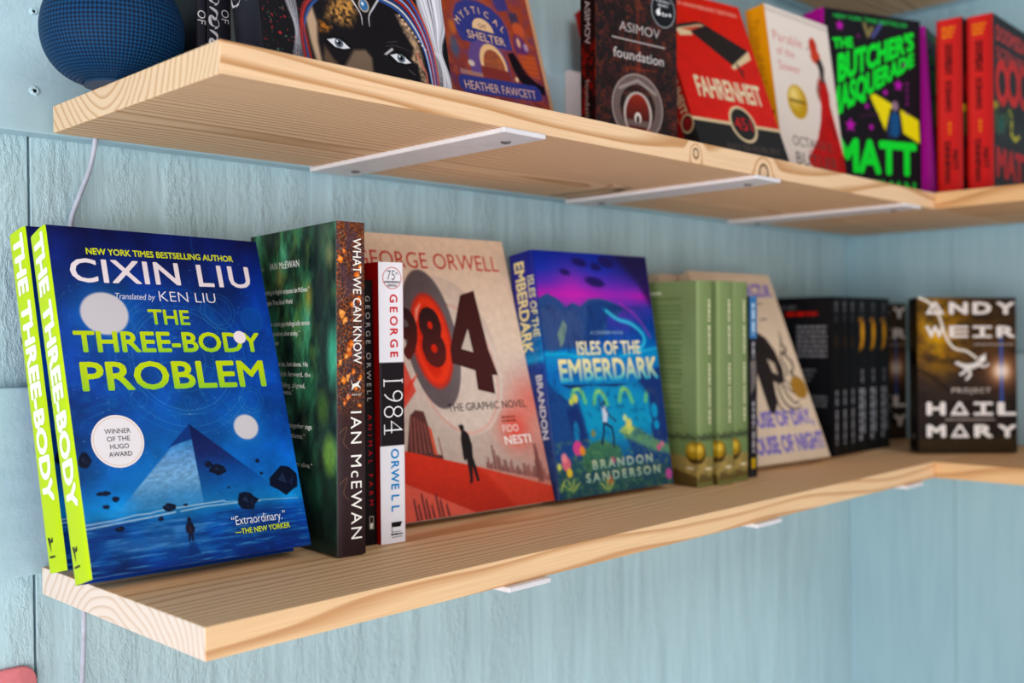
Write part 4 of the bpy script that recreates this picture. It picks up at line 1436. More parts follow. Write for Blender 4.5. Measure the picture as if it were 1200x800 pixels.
# ---- cream and violet paperback, leaning (two copies)
def violet_book():
    W, T, H = 0.16393, 0.01914, 0.2512
    B = Book('paperback_book', W, T, H, False, MATTE, '#dcc6ae', '#d8c2aa', '#dcc6ae', bulge=0.001, page=None)
    A = Art(164, 251.2, 1.0, '#dac5ae')
    x, y = A.x, A.y
    nz = Noise(61)
    A.shade(nz.fbm(x / 18, y / 18, 3), 0.97, 1.03)
    ink = '#1f1a1c'
    A.line([(114, 43), (128, 42)], [0.6, 2.2], '#6e5f66', 0.9)
    A.line([(112, 65), (122, 63.5), (130, 64)], [1, 2.4, 0.6], '#4a4048', 0.9)
    A.poly([(70, 84), (98, 82), (112, 90), (122, 108), (126, 132), (121, 150), (108, 152), (98, 148), (90, 178), (80, 190), (70, 190)], ink, 0.95, 1.5)
    A.poly([(100, 118), (112, 124), (112, 140), (102, 136)], '#dac5ae', 0.9, 1.5)
    for q, wd in (([(144, 80), (143, 92), (140, 99), (137, 104)], [1, 3, 3, 1]), ([(140, 98), (146, 104), (139, 112), (134, 108)], [1, 4, 4, 2]), ([(139, 112), (150, 124), (147, 134), (140, 138), (148, 146), (136, 152)], [3, 4, 2, 4, 3, 1]), ([(134, 108), (130, 120), (134, 132), (128, 142)], [2, 3, 3, 2]),
                  ([(112, 152), (118, 168), (128, 178), (138, 176)], [3, 3, 2.4, 1]), ([(104, 152), (104, 170), (112, 182), (126, 186), (140, 182)], [3, 3.4, 3, 2, 0.8]), ([(96, 150), (92, 172), (98, 186), (116, 192)], [3, 3.4, 3, 1]), ([(118, 154), (132, 164), (146, 166), (156, 174)], [2, 2.6, 2, 0.6]), ([(124, 148), (136, 158), (150, 160)], [2, 2, 0.6])):
        A.line([tuple(t) for t in spl(q, 5)], [np.interp(k, np.linspace(0, 5 * (len(q) - 1), len(wd)), wd) for k in range(5 * (len(q) - 1) + 1)], ink, 0.95, 1.2)
    A.ell(147, 158, 16, 15, '#9a7030', 1, soft=2)
    A.mix(A.ell_m(147, 158, 14, 13) * nz.fbm(x / 4, y / 4, 3) * 0.6, '#b58a42')
    P = B.front
    P.art(A)
    v = '#8578b8'
    P.text('OLGA', 6, 33, 19, 50, v, 0.06)
    P.text('TOKARCZUK', 60, 33, 19, 97, v, 0.05)
    P.text('HOUSE OF DAY,', 8, 207, 21, 146, v, 0.055)
    P.text('HOUSE OF NIGHT', 6, 240, 23, 156, v, 0.055)
    return B


g = 'two copies of the cream and violet paperback'
vi = violet_book().finish('cream paperback with violet lettering and a black ink drawing, leaning beside the black spines', (0.7615, 0.1305, 0, -0.0847, 0.376, -0.0053), g)
v2 = again(vi, (0.736, 0.2378, 0, 0, 0.018, 0), 'cream paperback behind the olive green books, only its top edge showing', g)
v2.scale = (1, 1, 0.945)


# ---- black series, spines out (six)
def black_series(T, kind):
    B = Book('paperback_book', 0.118, T, 0.21077, False, PRINT, '#141416', '#151517', '#17171a')
    Tm = T * 1000
    A = Art(Tm, 210.8, 1.2, '#151416')
    c = Tm / 2
    if kind:
        A.poly([(c - 3, 30), (c + 5, 34), (c + 7, 50), (c + 3, 66), (c - 9, 74), (c - 4, 58), (c - 5, 42)], '#c98a1c', 1, 3)
        A.poly([(c, 36), (c + 4, 48), (c, 60), (c - 2, 46)], '#e0a83a', 0.8, 3)
        A.poly([(c - 11, 28), (c + 3, 26), (c + 4, 32), (c - 10, 34)], '#a87420', 0.9, 3)
    else:
        A.ell(c, 60, 5, 7, '#3a2618', 0.7, soft=5)
    S = B.spine
    S.art(A)
    gr = '#5c5c60'
    S.dashes(7, 19, c - 4, 6, gr, 1, vert=True)
    S.dashes(24, 33, c - 3, 4, '#3c3c40', 2, vert=True)
    if kind:
        S.dashes(98, 118, c - 3, 5.5, '#74747a', 3, vert=True)
        S.dashes(124, 195, c - 8, 6.5, '#9a9aa2', 4, vert=True)
        S.dashes(124, 188, c + 1, 6.5, '#85858c', 5, vert=True)
    else:
        S.dashes(124, 146, c - 3, 6, '#6e6e74', 3, vert=True)
        S.dashes(150, 196, c - 3, 6, '#77777d', 6, vert=True)
    P = B.back
    P.dashes(43, 68, 10.5, 6, '#48484c', 1)
    P.dashes(50, 97, 19.5, 5.5, '#b3281e', 2)
    for k in range(7):
        P.dashes(66, 110, 38 + k * 6.4, 3.6, '#77777c', 20 + k)
    for k in range(3):
        P.dashes(72, 94 - k * 4, 96 + k * 6.5, 3.4, '#626266', 40 + k)
        P.dashes(88, 110, 131 + k * 5.6, 3.4, '#626266', 50 + k)
    return B


g = 'black paperbacks of one series'
xk = 0.9698
pl_ = (0.1192, 0, 1.5673, -0.0058, 0.0032)
k0 = black_series(0.0220, 0).finish('black paperback whose back cover carries a red line of print, first of the black spines', (xk,) + pl_, g)
again(k0, (xk + 0.0226,) + pl_, 'black spine without an orange mark, second from the violet-lettered book', g)
again(k0, (xk + 0.0452,) + pl_, 'black spine without an orange mark, just left of the first orange-marked spine', g)
k1 = black_series(0.0325, 1).finish('black spine with an orange mark, first of the three marked ones', (xk + 0.0678,) + pl_, g)
again(k1, (xk + 0.1009,) + pl_, 'black spine with an orange mark, middle of the three marked ones', g)
again(k1, (xk + 0.1340,) + pl_, 'black spine with an orange mark, last one towards the corner', g)


# ---- gold and black space novel (two copies)
def space_novel():
    W, T, H = 0.13212, 0.02938, 0.20647
    B = Book('paperback_book', W, T, H, False, GLOSS, '#231a14', '#14110f', '#1a1512')
    A = Art(132.1, 206.5, 0.9, '#2a211c')
    x, y = A.x, A.y
    nz = Noise(71)
    f = nz.fbm((x + y * 0.5) / 26, (y - x * 0.5) / 14, 5)
    A.grad([(0, '#4a3418'), (40, '#5a3c16'), (80, '#4a3220'), (110, '#33261f'), (150, '#2a221e'), (206, '#1a1513')])
    A.mix(np.clip(1.1 - np.hypot((x - 26) / 46, (y - 52) / 62), 0, 1) * np.clip(f * 2.2 - 0.35, 0, 1), '#c08a1e')
    A.mix(np.clip(1.0 - np.hypot((x - 22) / 22, (y - 38) / 44), 0, 1) * 0.75 * f * 1.6, '#e0b446')
    A.mix(np.clip((x - 60) / 60, 0, 1) * np.clip((70 - y) / 60, 0, 1) * 0.8, '#241d1e')
    A.mix(np.clip((Noise(72).fbm(x / 16, y / 12, 4) - 0.48) * 4, 0, 1) * 0.55, '#17110f')
    A.line([tuple(q) for q in spl([(0, 96), (20, 106), (40, 122)], 6)], 5, '#19110c', 0.6, 4)
    A.glow(112, 100, 22, '#7a4a34', 0.8)
    A.glow(112, 98, 15, '#d8a070', 0.85)
    A.glow(112, 98, 8, '#f6e4cc', 0.9)
    A.line([(112, 45), (112, 140)], 4.5, '#3d62c8', 0.75, 4)
    A.glow(112, 98, 9, '#f4e6da', 0.8)
    A.poly([(0, 188), (132, 184), (132, 207), (0, 207)], '#3a2c18', 0.7, 8)
    for k in range(80):
        r_ = random.Random(k)
        A.ell(r_.uniform(2, 130), r_.uniform(2, 204), 0.4, 0.4, '#cbb9a0', 0.4)
    P = B.front
    P.art(A)
    tq = [tuple(q) for q in spl([(2, 0), (18, 8), (29, 24), (34, 40), (40, 56), (50, 68), (66, 72), (80, 82)], 8)]
    P.stroke(tq, 3.2, '#d8d0c4')
    P.stroke([(a + 0.5, b) for a, b in tq], 1.2, '#f2ece2')
    astro = '#ded9d6'
    for q, wd in (([(52, 86), (58, 90), (66, 92), (76, 91), (84, 86)], [3, 5, 6.5, 7, 6]), ([(84, 86), (88, 80), (91, 75)], [4, 3, 2]), ([(82, 90), (90, 92), (96, 88)], [4, 3, 2]), ([(66, 93), (62, 100), (56, 103)], [4.5, 4, 3]), ([(68, 94), (70, 103), (64, 110)], [4.5, 4, 3]), ([(56, 88), (50, 88)], [3, 2.5])):
        P.stroke(spl(q, 5), [np.interp(k, np.linspace(0, 5 * (len(q) - 1), len(wd)), wd) for k in range(5 * (len(q) - 1) + 1)], astro)
    P.disc(87, 82, 4.4, '#efebe8')
    ltr = '#e6dfdc'

    def row(t, y, cap, x0=11.2, x1=131, bold=0.045):
        n = len(t)
        cw = (x1 - x0 - 3.2 * (n - 1) * 1.9) / n
        for i, ch in enumerate(t):
            xx = x0 + i * (x1 - x0 - cw) / (n - 1)
            if ch == 'A':           # the display lettering draws A as a bare triangle frame
                P.poly([(xx, y), (xx + cw * 0.42, y - cap), (xx + cw * 0.60, y - cap), (xx + cw * 0.24, y - cap * 0.22), (xx + cw * 0.18, y)], ltr)
                P.poly([(xx + cw, y), (xx + cw * 0.58, y - cap), (xx + cw * 0.40, y - cap), (xx + cw * 0.76, y - cap * 0.22), (xx + cw * 0.82, y)], ltr)
                P.poly([(xx + cw * 0.1, y), (xx + cw * 0.9, y), (xx + cw * 0.84, y - cap * 0.22), (xx + cw * 0.16, y - cap * 0.22)], ltr)
            elif ch == 'I':
                for yy in (y, y - cap + cap * 0.2):
                    P.poly([(xx, yy), (xx + cw, yy), (xx + cw, yy - cap * 0.2), (xx, yy - cap * 0.2)], ltr)
                P.poly([(xx + cw * 0.38, y), (xx + cw * 0.62, y), (xx + cw * 0.62, y - cap), (xx + cw * 0.38, y - cap)], ltr)
            elif ch == 'E':
                for q in (0, 0.4, 0.8):
                    P.poly([(xx, y - cap * q), (xx + cw, y - cap * q), (xx + cw, y - cap * (q + 0.2)), (xx, y - cap * (q + 0.2))], ltr)
                P.poly([(xx, y), (xx + cw * 0.24, y), (xx + cw * 0.24, y - cap), (xx, y - cap)], ltr)
            else:
                P.text(ch, xx, y, cap, cw, ltr, bold)
    row('ANDY', 22.5, 16.5)
    row('WEIR', 53.5, 15.5)
    row('HAIL', 157, 17.5)
    row('MARY', 186.5, 17)
    P.text('PROJECT', 45, 127, 6.4, 52, '#bdb2aa', 0.02)
    P.dashes(75, 128, 61.5, 2.4, '#9c8f88', 1)
    P.dashes(36, 102, 161.6, 2.2, '#9c8f88', 2)
    A = Art(29.4, 206.5, 1.2, '#13110f')
    A.mix(np.clip((Noise(73).fbm(A.x / 6, A.y / 9, 4) - 0.5) * 4, 0, 1) * (A.y < 150) * 0.6, '#3f2f16')
    S = B.spine
    S.art(A)
    S.text('ANDY WEIR', 9, 8, 11, 62, '#3a352f', 0.03, vert=True)
    S.text('HAIL MARY', 9, 90, 11, 74, '#3a352f', 0.03, vert=True)
    S.disc(14, 186, 4, '#77716a')
    return B


g = 'two copies of the gold and black space novel'
sp = space_novel().finish('gold and black space novel with a floating astronaut, facing out in the corner', (1.08908, 0.06867, 0.0015, -0.78966, 0.03354, -0.01197), g)
again(sp, (1.1503, 0.2275, 0.0003, -0.40, -0.0025, -0.0022), 'dark space novel mostly hidden behind the black spines, right edge of its lettering showing', g)

# ================================================================== upper shelf, left to right
# ---- black fantasy series: two spines out, one face out
def curly(S, x, y0, y1, seed, col='#c9c6cc', k_=1.0):
    r = random.Random(seed)
    y = y0
    while y < y1:
        q = spl([(x + 1, y), (x + 11, y + 3), (x + 9, y + 8), (x + 2, y + 6), (x + 3, y + 12), (x + 12, y + 14)], 6)
        q[:, 0] = x + (q[:, 0] - x) * k_
        S.stroke(q, [0.5 + 1.7 * abs(math.sin(k * 0.35)) for k in range(len(q))], col)
        q = spl([(x + 12, y + 8), (x + 14, y + 12), (x + 8, y + 15)], 5)
        q[:, 0] = x + (q[:, 0] - x) * k_
        S.stroke(q, 0.7, col)
        y += r.uniform(13, 17)


def black_fantasy(T, front, xo=4.0):
    W, H = (0.1582, 0.235) if front else (0.105, 0.182)
    B = Book('hardcover_book', W, T, H, True, PRINT, '#17161b', '#24232a', '#1b1a1f', bulge=0.0015)
    S = B.spine
    Tm = T * 1000
    hh = H * 1000
    A = Art(Tm, hh, 1.0, '#26252d')
    A.grad([(0, '#1c1b21'), (Tm * 0.4, '#2b2a33'), (Tm, '#232229')], 'x')
    S.art(A)
    if T > 0.01:
        S.stretch = 1.0
        curly(S, 1.0, 20, hh - 36 if not front else 178, 4, k_=1.0 if front else 0.55)
        S.text('OF', Tm * 0.56, hh - 62, 6.0, 9.5, '#cfccd0', 0.0, vert=True)
    else:
        S.text('OF', 0.6, hh - 58, 6.0, 9.5, '#cfccd0', 0.0, vert=True)
    if not front:
        return B
    A = Art(158.2, 235, 0.62, '#131216')
    A.x, A.y = A.x - 8.0, A.y - 2.8
    x, y = A.x, A.y
    n1 = Noise(81)
    fl = n1.fbm(x / 2.2, y / 2.2, 3)
    A.mix(np.clip((n1(x / 1.3, y / 1.3) - 0.86) * 8, 0, 1) * (x < 24), '#b3323c')
    A.mix(np.clip((n1(x / 1.1 + 40, y / 1.1) - 0.88) * 8, 0, 1) * (x < 24), '#6f8f78')
    # white hair, both sides
    def lock(pts, wd, col='#cfcdd6', a=0.95):
        n = 6
        q = spl(pts, n)
        w_ = np.interp(np.linspace(0, 1, len(q)), np.linspace(0, 1, len(wd)), wd)
        A.line([tuple(t) for t in q], list(w_), col, a, 0.8)
    A.poly([(122, 120), (158, 110), (158, 168), (151, 176), (146, 188), (143, 204), (136, 196), (131, 178), (126, 160)], '#b9b8c2', 0.95, 2)
    hr = random.Random(8)
    for k in range(26):
        t = k / 25
        lock([(124 + 30 * t, 118), (128 + 24 * t, 148 + hr.uniform(-3, 3)), (134 + 16 * t, 172), (139 + 5 * t, 192), (143 + 6 * t, 212), (140 + 14 * t, 236)], [1.3, 1.6, 1.4, 0.9, 0.7, 0.5], hr.choice(['#e9e8ef', '#8d8c98', '#56555f', '#dddce4', '#c2c1cb']), 0.85)
    for k in range(12):
        t = k / 11
        lock([(137 + 6 * t, 196), (136 + 12 * t, 214), (138 + 15 * t, 236)], [0.5, 0.8, 0.4], '#d4d3da', 0.8)
    for k in range(7):
        lock([(152 + hr.uniform(-4, 4), 132 + 6 * k), (157, 140 + 6 * k), (154, 146 + 5 * k)], [1.6, 1.2, 0.3], '#e3e2ea', 0.8)
    for k in range(9):
        t = k / 8
        lock([(6 + 10 * t, 150), (12 + 8 * t, 178), (18 + 3 * t, 200), (14 + 9 * t, 222), (14 + 10 * t, 236)], [1.3, 1.0, 0.8, 0.6, 0.4], hr.choice(['#d6d5dd', '#7f7e88', '#a9a8b2']), 0.75)
    # dark face with warm light on brow and cheeks
    A.poly([(34, 172), (60, 160), (92, 160), (112, 170), (122, 186), (127, 206), (126, 236), (34, 236), (29, 206), (30, 186)], '#161316', 1, 2)
    m = A.poly_m([(46, 176), (54, 168), (66, 165), (70, 176), (64, 188), (54, 189), (44, 187)], 8)
    A.mix(m * np.clip(fl * 2.2 - 0.5, 0, 1), '#c08a4c')
    m = A.poly_m([(27, 190), (33, 180), (36, 192), (35, 206), (37, 222), (32, 220), (29, 206)], 3)
    A.mix(m * 0.9, '#c7a88c')
    m = A.poly_m([(38, 190), (48, 192), (44, 197), (37, 198)], 4)
    A.mix(m * np.clip(fl * 2 - 0.3, 0, 1), '#b8702f')
    m = A.poly_m([(105, 172), (114, 176), (121, 186), (125, 200), (127, 222), (122, 224), (120, 208), (114, 206), (118, 196), (110, 184)], 3)
    A.mix(m * np.clip(fl * 1.5, 0.35, 1), '#b9987a')
    m = A.poly_m([(64, 207), (74, 205), (79, 210), (79, 236), (52, 236), (54, 222)], 3)
    A.mix(m * 0.75, '#8f7863')
    A.mix(A.poly_m([(40, 208), (46, 216), (52, 222), (44, 224), (38, 218)], 3) * 0.6, '#8a6a52')
    A.line([(120, 200), (127, 214), (128, 236)], 2, '#b8665c', 0.8)
    for q in ([(92, 199), (102, 197), (114, 199)], [(93, 196), (104, 193)]):
        lock(q, [0.3, 0.8, 0.3], '#4a4448', 0.8)
    # head band and plaits
    for k, c in enumerate(('#2f4f96', '#c9ccd8', '#24396e', '#b3302c', '#8fa6d2', '#7a1f22', '#3b5faa', '#b94a30')):
        o_ = k * 1.9
        lock([(84 + o_, 162 - o_), (106 + o_ * 0.9, 168 - o_), (120 + o_ * 0.7, 181 - o_ * 0.7), (128 + o_ * 0.6, 198 - o_ * 0.2), (131 + o_ * 0.5, 222), (130 + o_ * 0.5, 238)], [1.8, 1.9, 1.9, 1.6, 1.3, 1.2], c, 0.95)
    for k in range(9):
        A.ell(108 + 2.6 * k, 172 + 2.9 * k, 1.1, 0.9, '#e8c8b0', 0.8)
    for k, c in enumerate(('#3a5a9c', '#202a4c', '#a93430', '#7d2a2a')):
        lock([(46 - k * 2, 168), (34 - k * 2, 178), (27 - k * 1.2, 190), (25 - k, 206), (28 - k, 236)], [1.6, 1.8, 1.6, 1.4, 1.2], c, 0.95)
    A.line([(24, 192), (26, 204), (29, 226)], 2.2, '#a8342c', 0.8, 1.5)
    # pendant on the brow
    for sgn in (-1, 1):
        lock([(77 + sgn * 13, 164), (77 + sgn * 8, 171), (77 + sgn * 3.6, 178), (77 + sgn * 3.0, 186)], [1.4, 1.3, 0.9, 0.5], '#d8d6dc', 0.95)
    A.ell(77, 170.5, 4.6, 5.4, '#a99a8c', 1)
    A.ell(77, 170.5, 3.4, 4.2, '#3c6a98', 1)
    A.ell(76, 169.5, 1.2, 1.5, '#cfe2ee', 1)
    # eyes
    for cx, cy, rt in ((51.5, 204.6, 0.07), (104.5, 206.6, 0.03)):
        A.ell(cx, cy, 10.5, 4.6, '#0a090a', 1, rt)
        A.poly([(cx - 9, cy - 1.6), (cx - 3, cy - 3.6), (cx + 4, cy - 2.4), (cx + 9.5, cy + 1.6), (cx + 4, cy + 3.2), (cx - 3, cy + 2.8)], '#dfe0e6', 1)
        A.ell(cx + 0.6, cy - 0.6, 3.5, 3.3, '#59636f', 1)
        A.ell(cx + 0.6, cy - 0.8, 1.7, 1.7, '#0d0d10', 1)
        A.ell(cx - 0.6, cy - 1.8, 0.7, 0.7, '#f4f4f8', 1)
        lock([(cx - 10, cy - 2.4), (cx - 3, cy - 5), (cx + 5, cy - 3.6), (cx + 11, cy + 2)], [0.6, 1.6, 1.8, 0.6], '#060506', 1)
    A.poly([(90, 205.5), (98, 199), (99, 200.6), (92, 205.8)], '#cfcdd2', 0.9)
    A.line([(111, 214), (116, 217)], 0.6, '#8a8488', 0.7)
    P = B.front
    P.art(A)
    return B


g = 'black fantasy hardcovers of one series'
black_fantasy(0.0076, False).finish('black spine with a small grey word, half hidden by the round blue speaker', (0.0694, 0.127, HS, HP, 0, 0), g)
black_fantasy(0.0190, False).finish('black spine with large silver script, beside the face-out book of the dark-faced figure', (0.0775, 0.127, HS, HP, 0, 0), g)
black_fantasy(0.0368, True).finish('black hardcover facing out with a dark face, white hair and woven headband', (0.08344, 0.0936, HS, -0.07174, 0.17743, 0), g)


# ---- rust and violet illustrated paperback, and a tan-edged book behind it
def shelter_book():
    W, T, H = 0.13821, 0.0120, 0.21
    B = Book('paperback_book', W, T, H, False, PRINT, '#8f3e2e', '#7a3428', '#8f3e2e')
    A = Art(138.2, 210, 0.75, '#8c3c2e')
    A.x, A.y = A.x + 4.2, A.y + 6.5
    x, y = A.x, A.y
    nz = Noise(91)
    A.grad([(0, '#7a3438'), (90, '#93402f'), (140, '#8a3c34'), (170, '#6f2f34'), (210, '#7c3a34')])
    A.mix(np.clip((nz.fbm(x / 9, y / 9, 4) - 0.48) * 4, 0, 1) * 0.55, '#b5582e')
    A.mix(np.clip((nz.fbm(x / 8 + 30, y / 10, 4) - 0.5) * 4, 0, 1) * 0.5, '#5a3a72')
    A.mix(np.clip((26 - x) / 20, 0, 1) * 0.5, '#3c3a58')
    navy = '#343a7e'
    A.poly([(38, 120), (38, 104), (44, 93), (56, 86), (72, 83.5), (90, 87), (101, 95), (106, 106), (107, 127), (42, 129)], navy, 1, 1.2)
    A.ring(72, 108, 36, 26, 0.8, '#6f5a9a', 0.5)
    A.poly([(92, 70), (112, 70), (114, 84), (98, 88)], navy, 0.9, 2)
    # arch and street scene
    A.poly([(46, 160), (46, 142), (52, 130), (62, 125), (76, 123), (90, 128), (96, 140), (98, 160)], '#5f4a86', 0.95, 1.5)
    A.ell(77, 146, 17, 20, '#e4b98a', 1)
    A.ell(77.5, 149, 13.5, 17.5, '#8a4a3a', 1)
    A.mix(A.ell_m(77.5, 148, 13, 16) * np.clip(nz.fbm(x / 3, y / 3, 3) * 2 - 0.6, 0, 1), '#b0603a')
    A.poly([(60, 150), (96, 150), (98, 166), (58, 166)], '#7a3230', 1, 1.5)
    A.poly([(99, 131), (107, 128), (114, 138), (120, 148), (130, 154), (141, 157), (140, 166), (118, 166), (108, 156), (102, 146)], '#16121a', 1, 1.5)
    A.poly([(112, 86), (124, 84), (126, 98), (114, 98)], '#38344c', 0.9, 1.5)
    A.ell(122, 102, 8, 8, '#c2583a', 0.9, soft=3)
    A.ell(119, 120, 9, 12, '#54306a', 0.85, soft=4)
    A.ell(118, 116, 2.5, 5, '#e4b494', 0.9, soft=1.5)
    A.ell(127, 119, 3, 4, '#c8b4d0', 0.7, soft=2)
    A.poly([(112, 128), (138, 126), (138, 150), (126, 150), (116, 140)], '#c05a34', 0.8, 3)
    for k in range(5):
        A.line([(112, 128 + 5 * k), (138, 126 + 5 * k)], 0.7, '#7a2f2a', 0.7)
    A.ell(48, 150, 4, 3, '#d8c8b8', 0.9, soft=1.5)
    A.ell(104, 156, 2.2, 2.4, '#e8d0b0', 0.9)
    A.poly([(32, 158), (60, 158), (60, 162), (32, 163)], '#b08a78', 0.7, 1.5)
    A.poly([(28, 166), (34, 163.5), (128, 158), (134, 162), (134, 171), (128, 174), (34, 180), (27, 176)], navy, 1, 1)
    A.ell(31, 138, 5, 10, '#3c5a7a', 0.7, soft=4)
    A.ell(33, 118, 4, 7, '#c0703a', 0.7, soft=3)
    P = B.front
    P.art(A)
    P.shift(-4.2, -6.5)
    c = '#d6b29a'
    for ch, px, py, rt in (('M', 42.5, 114, 0.9), ('Y', 48.2, 107.2, 0.65), ('S', 55.8, 101.6, 0.45), ('T', 63.2, 98.4, 0.2), ('I', 71.4, 97.2, 0.0), ('C', 77.6, 98.2, -0.22), ('A', 87.2, 102.2, -0.5), ('L', 95.8, 107.8, -0.75)):
        P.text(ch, px, py, 6.6, None, c, 0.01, rot=rt)
    P.text('CAT', 68, 110.5, 4.0, 8.5, '#6a3a4a', 0.02)
    a = np.linspace(math.pi, 2 * math.pi, 24)
    P.poly(np.stack([72.5 + 13.5 * np.cos(a), 113.5 + 12 * np.sin(a)], 1), '#e2bf96')
    P.text('CAT', 67, 111.5, 4.4, 10.5, '#7a4a52', 0.02)
    P.text('SHELTER', 50.5, 125, 8.0, 48, c, 0.01, rot=0.02)
    P.text('HEATHER FAWCETT', 33.8, 177.0, 8.2, 92, '#cfa9a0', 0.005, rot=0.052)
    return B


sh = shelter_book().finish('rust and violet illustrated paperback with a half-sun emblem, right of the dark-faced book', (0.2885, 0.1183, HS, 0.00942, 0.275, 0))
Bt = Book('paperback_book', 0.140, 0.0125, 0.2125, False, MATTE, '#cf9a76', '#c8936e', '#c8936e')
A_ = Art(140, 212.5, 3, '#d2a07c')
A_.grad([(0, '#d29a74'), (140, '#d6a886'), (212, '#c89872')])
Bt.front.art(A_)
for k_ in range(3):
    Bt.front.stroke([(135 + 1.8 * k_, 150), (138 + 0.6 * k_, 212)], 0.5, '#8e6248')
Bt.finish('tan book hidden behind the rust illustrated paperback, only its right edge showing', (0.3080, 0.1325, HS, 0.00942, 0.275, 0))


# ---- dark red and black paperback with badge
def empire_book():
    W, T, H = 0.1086, 0.0213, 0.17793
    B = Book('paperback_book', W, T, H, False, PRINT, '#1d1617', '#1a1314', '#1d1617')
    A = Art(108.6, 178, 0.8, '#1f1718')
    x, y = A.x, A.y
    nz = Noise(101)
    A.mix(np.clip((nz.fbm(x / 7, y / 7, 5) - 0.44) * 3, 0, 1) * 0.75, '#5a2620')
    A.mix(np.clip((nz(x / 1.6, y / 1.6) - 0.66) * 5, 0, 1) * 0.5, '#9a4428')
    A.mix(np.clip((nz.fbm(x / 11 + 9, y / 11, 3) - 0.5) * 5, 0, 1) * 0.6, '#171314')
    A.line([(55, 30), (55, 100)], 4, '#8a3420', 0.5, 5)
    A.ring(55, 36, 4, 4, 1, '#8a4a30', 0.6)
    A.line([(40, 98), (80, 96)], 1.2, '#a03c22', 0.6, 2)
    # pale ring emblem with a bright core
    A.ring(54, 134, 29, 27, 10, '#6c5c58', 0.9)
    A.ring(54, 134, 33.5, 31.5, 1.2, '#b7a9a4', 0.8)
    A.line([(30, 118), (54, 108), (78, 118)], 3, '#a09490', 0.8, 1.5)
    A.poly([(36, 128), (54, 120), (72, 128), (66, 120), (42, 120)], '#4a3f3e', 0.9, 1.5)
    A.ell(54, 140, 19, 21, '#b9aca6', 1)
    A.ell(54, 141, 16, 19, '#4a1a16', 1)
    A.mix(A.ell_m(54, 138, 15, 17) * np.clip((146 - y) / 26, 0, 1), '#8a2a1c')
    A.poly([(40, 146), (68, 146), (68, 152), (40, 152)], '#6a5c58', 0.9)
    A.ell(54, 144, 4.5, 5.5, '#e0d6d0', 1)
    A.ell(54, 145.5, 2.4, 4, '#3a2422', 1)
    A.poly([(36, 154), (72, 154), (66, 166), (42, 166)], '#a3402a', 0.7, 2)
    P = B.front
    P.art(A)
    g_ = '#b9b2b0'
    P.text('ASIMOV', 30, 63.5, 8.6, 54.5, '#b4abaa', -0.005)
    P.poly([(20.3, 70.6), (91.4, 70.6), (91.4, 72.0), (20.3, 72.0)], '#a39a99')
    P.text('foundation', 21.8, 89.6, 9.4, 68, '#b7afae', 0.01)
    P.disc(89.5, 35, 17.6, '#16171a')
    P.ringp(89.5, 35, 16.2, 1.1, '#8d8e92')
    P.dashes(80, 99, 25, 2.2, '#9a9a9e', 1)
    P.dashes(82, 97, 29, 2.2, '#9a9a9e', 2)
    P.disc(83, 37.5, 3.2, '#e6e6e8')
    P.poly([(82.8, 34.2), (85.4, 31.6), (84.6, 34.4)], '#e6e6e8')
    P.disc(86.2, 36.4, 1.3, '#16171a', n=14)
    P.text('tv+', 87.5, 40.5, 5.0, 13.5, '#e6e6e8', 0.03)
    A = Art(21.3, 178, 0.8, '#170f10')
    A.mix(np.clip((Noise(102).fbm(A.x / 5, A.y / 6, 4) - 0.42) * 4, 0, 1) * np.clip((A.y - 60) / 30, 0, 1) * 0.85, '#8a1a16')
    A.line([(20.6, 0), (20.6, 178)], 1.0, '#6f4a3c', 0.6)
    S = B.spine
    S.art(A)
    S.text('ASIMOV', 6.2, 38.5, 7.2, 41.5, '#a59a98', 0.01, vert=True)
    S.text('foundation', 6.2, 112.5, 6.0, 46, '#8d7a76', 0.01, vert=True)
    return B


empire_book().finish('dark red and black paperback with a round badge above a pale ring emblem', (0.44931, 0.1000, HS, -0.127, -0.004, -0.001))


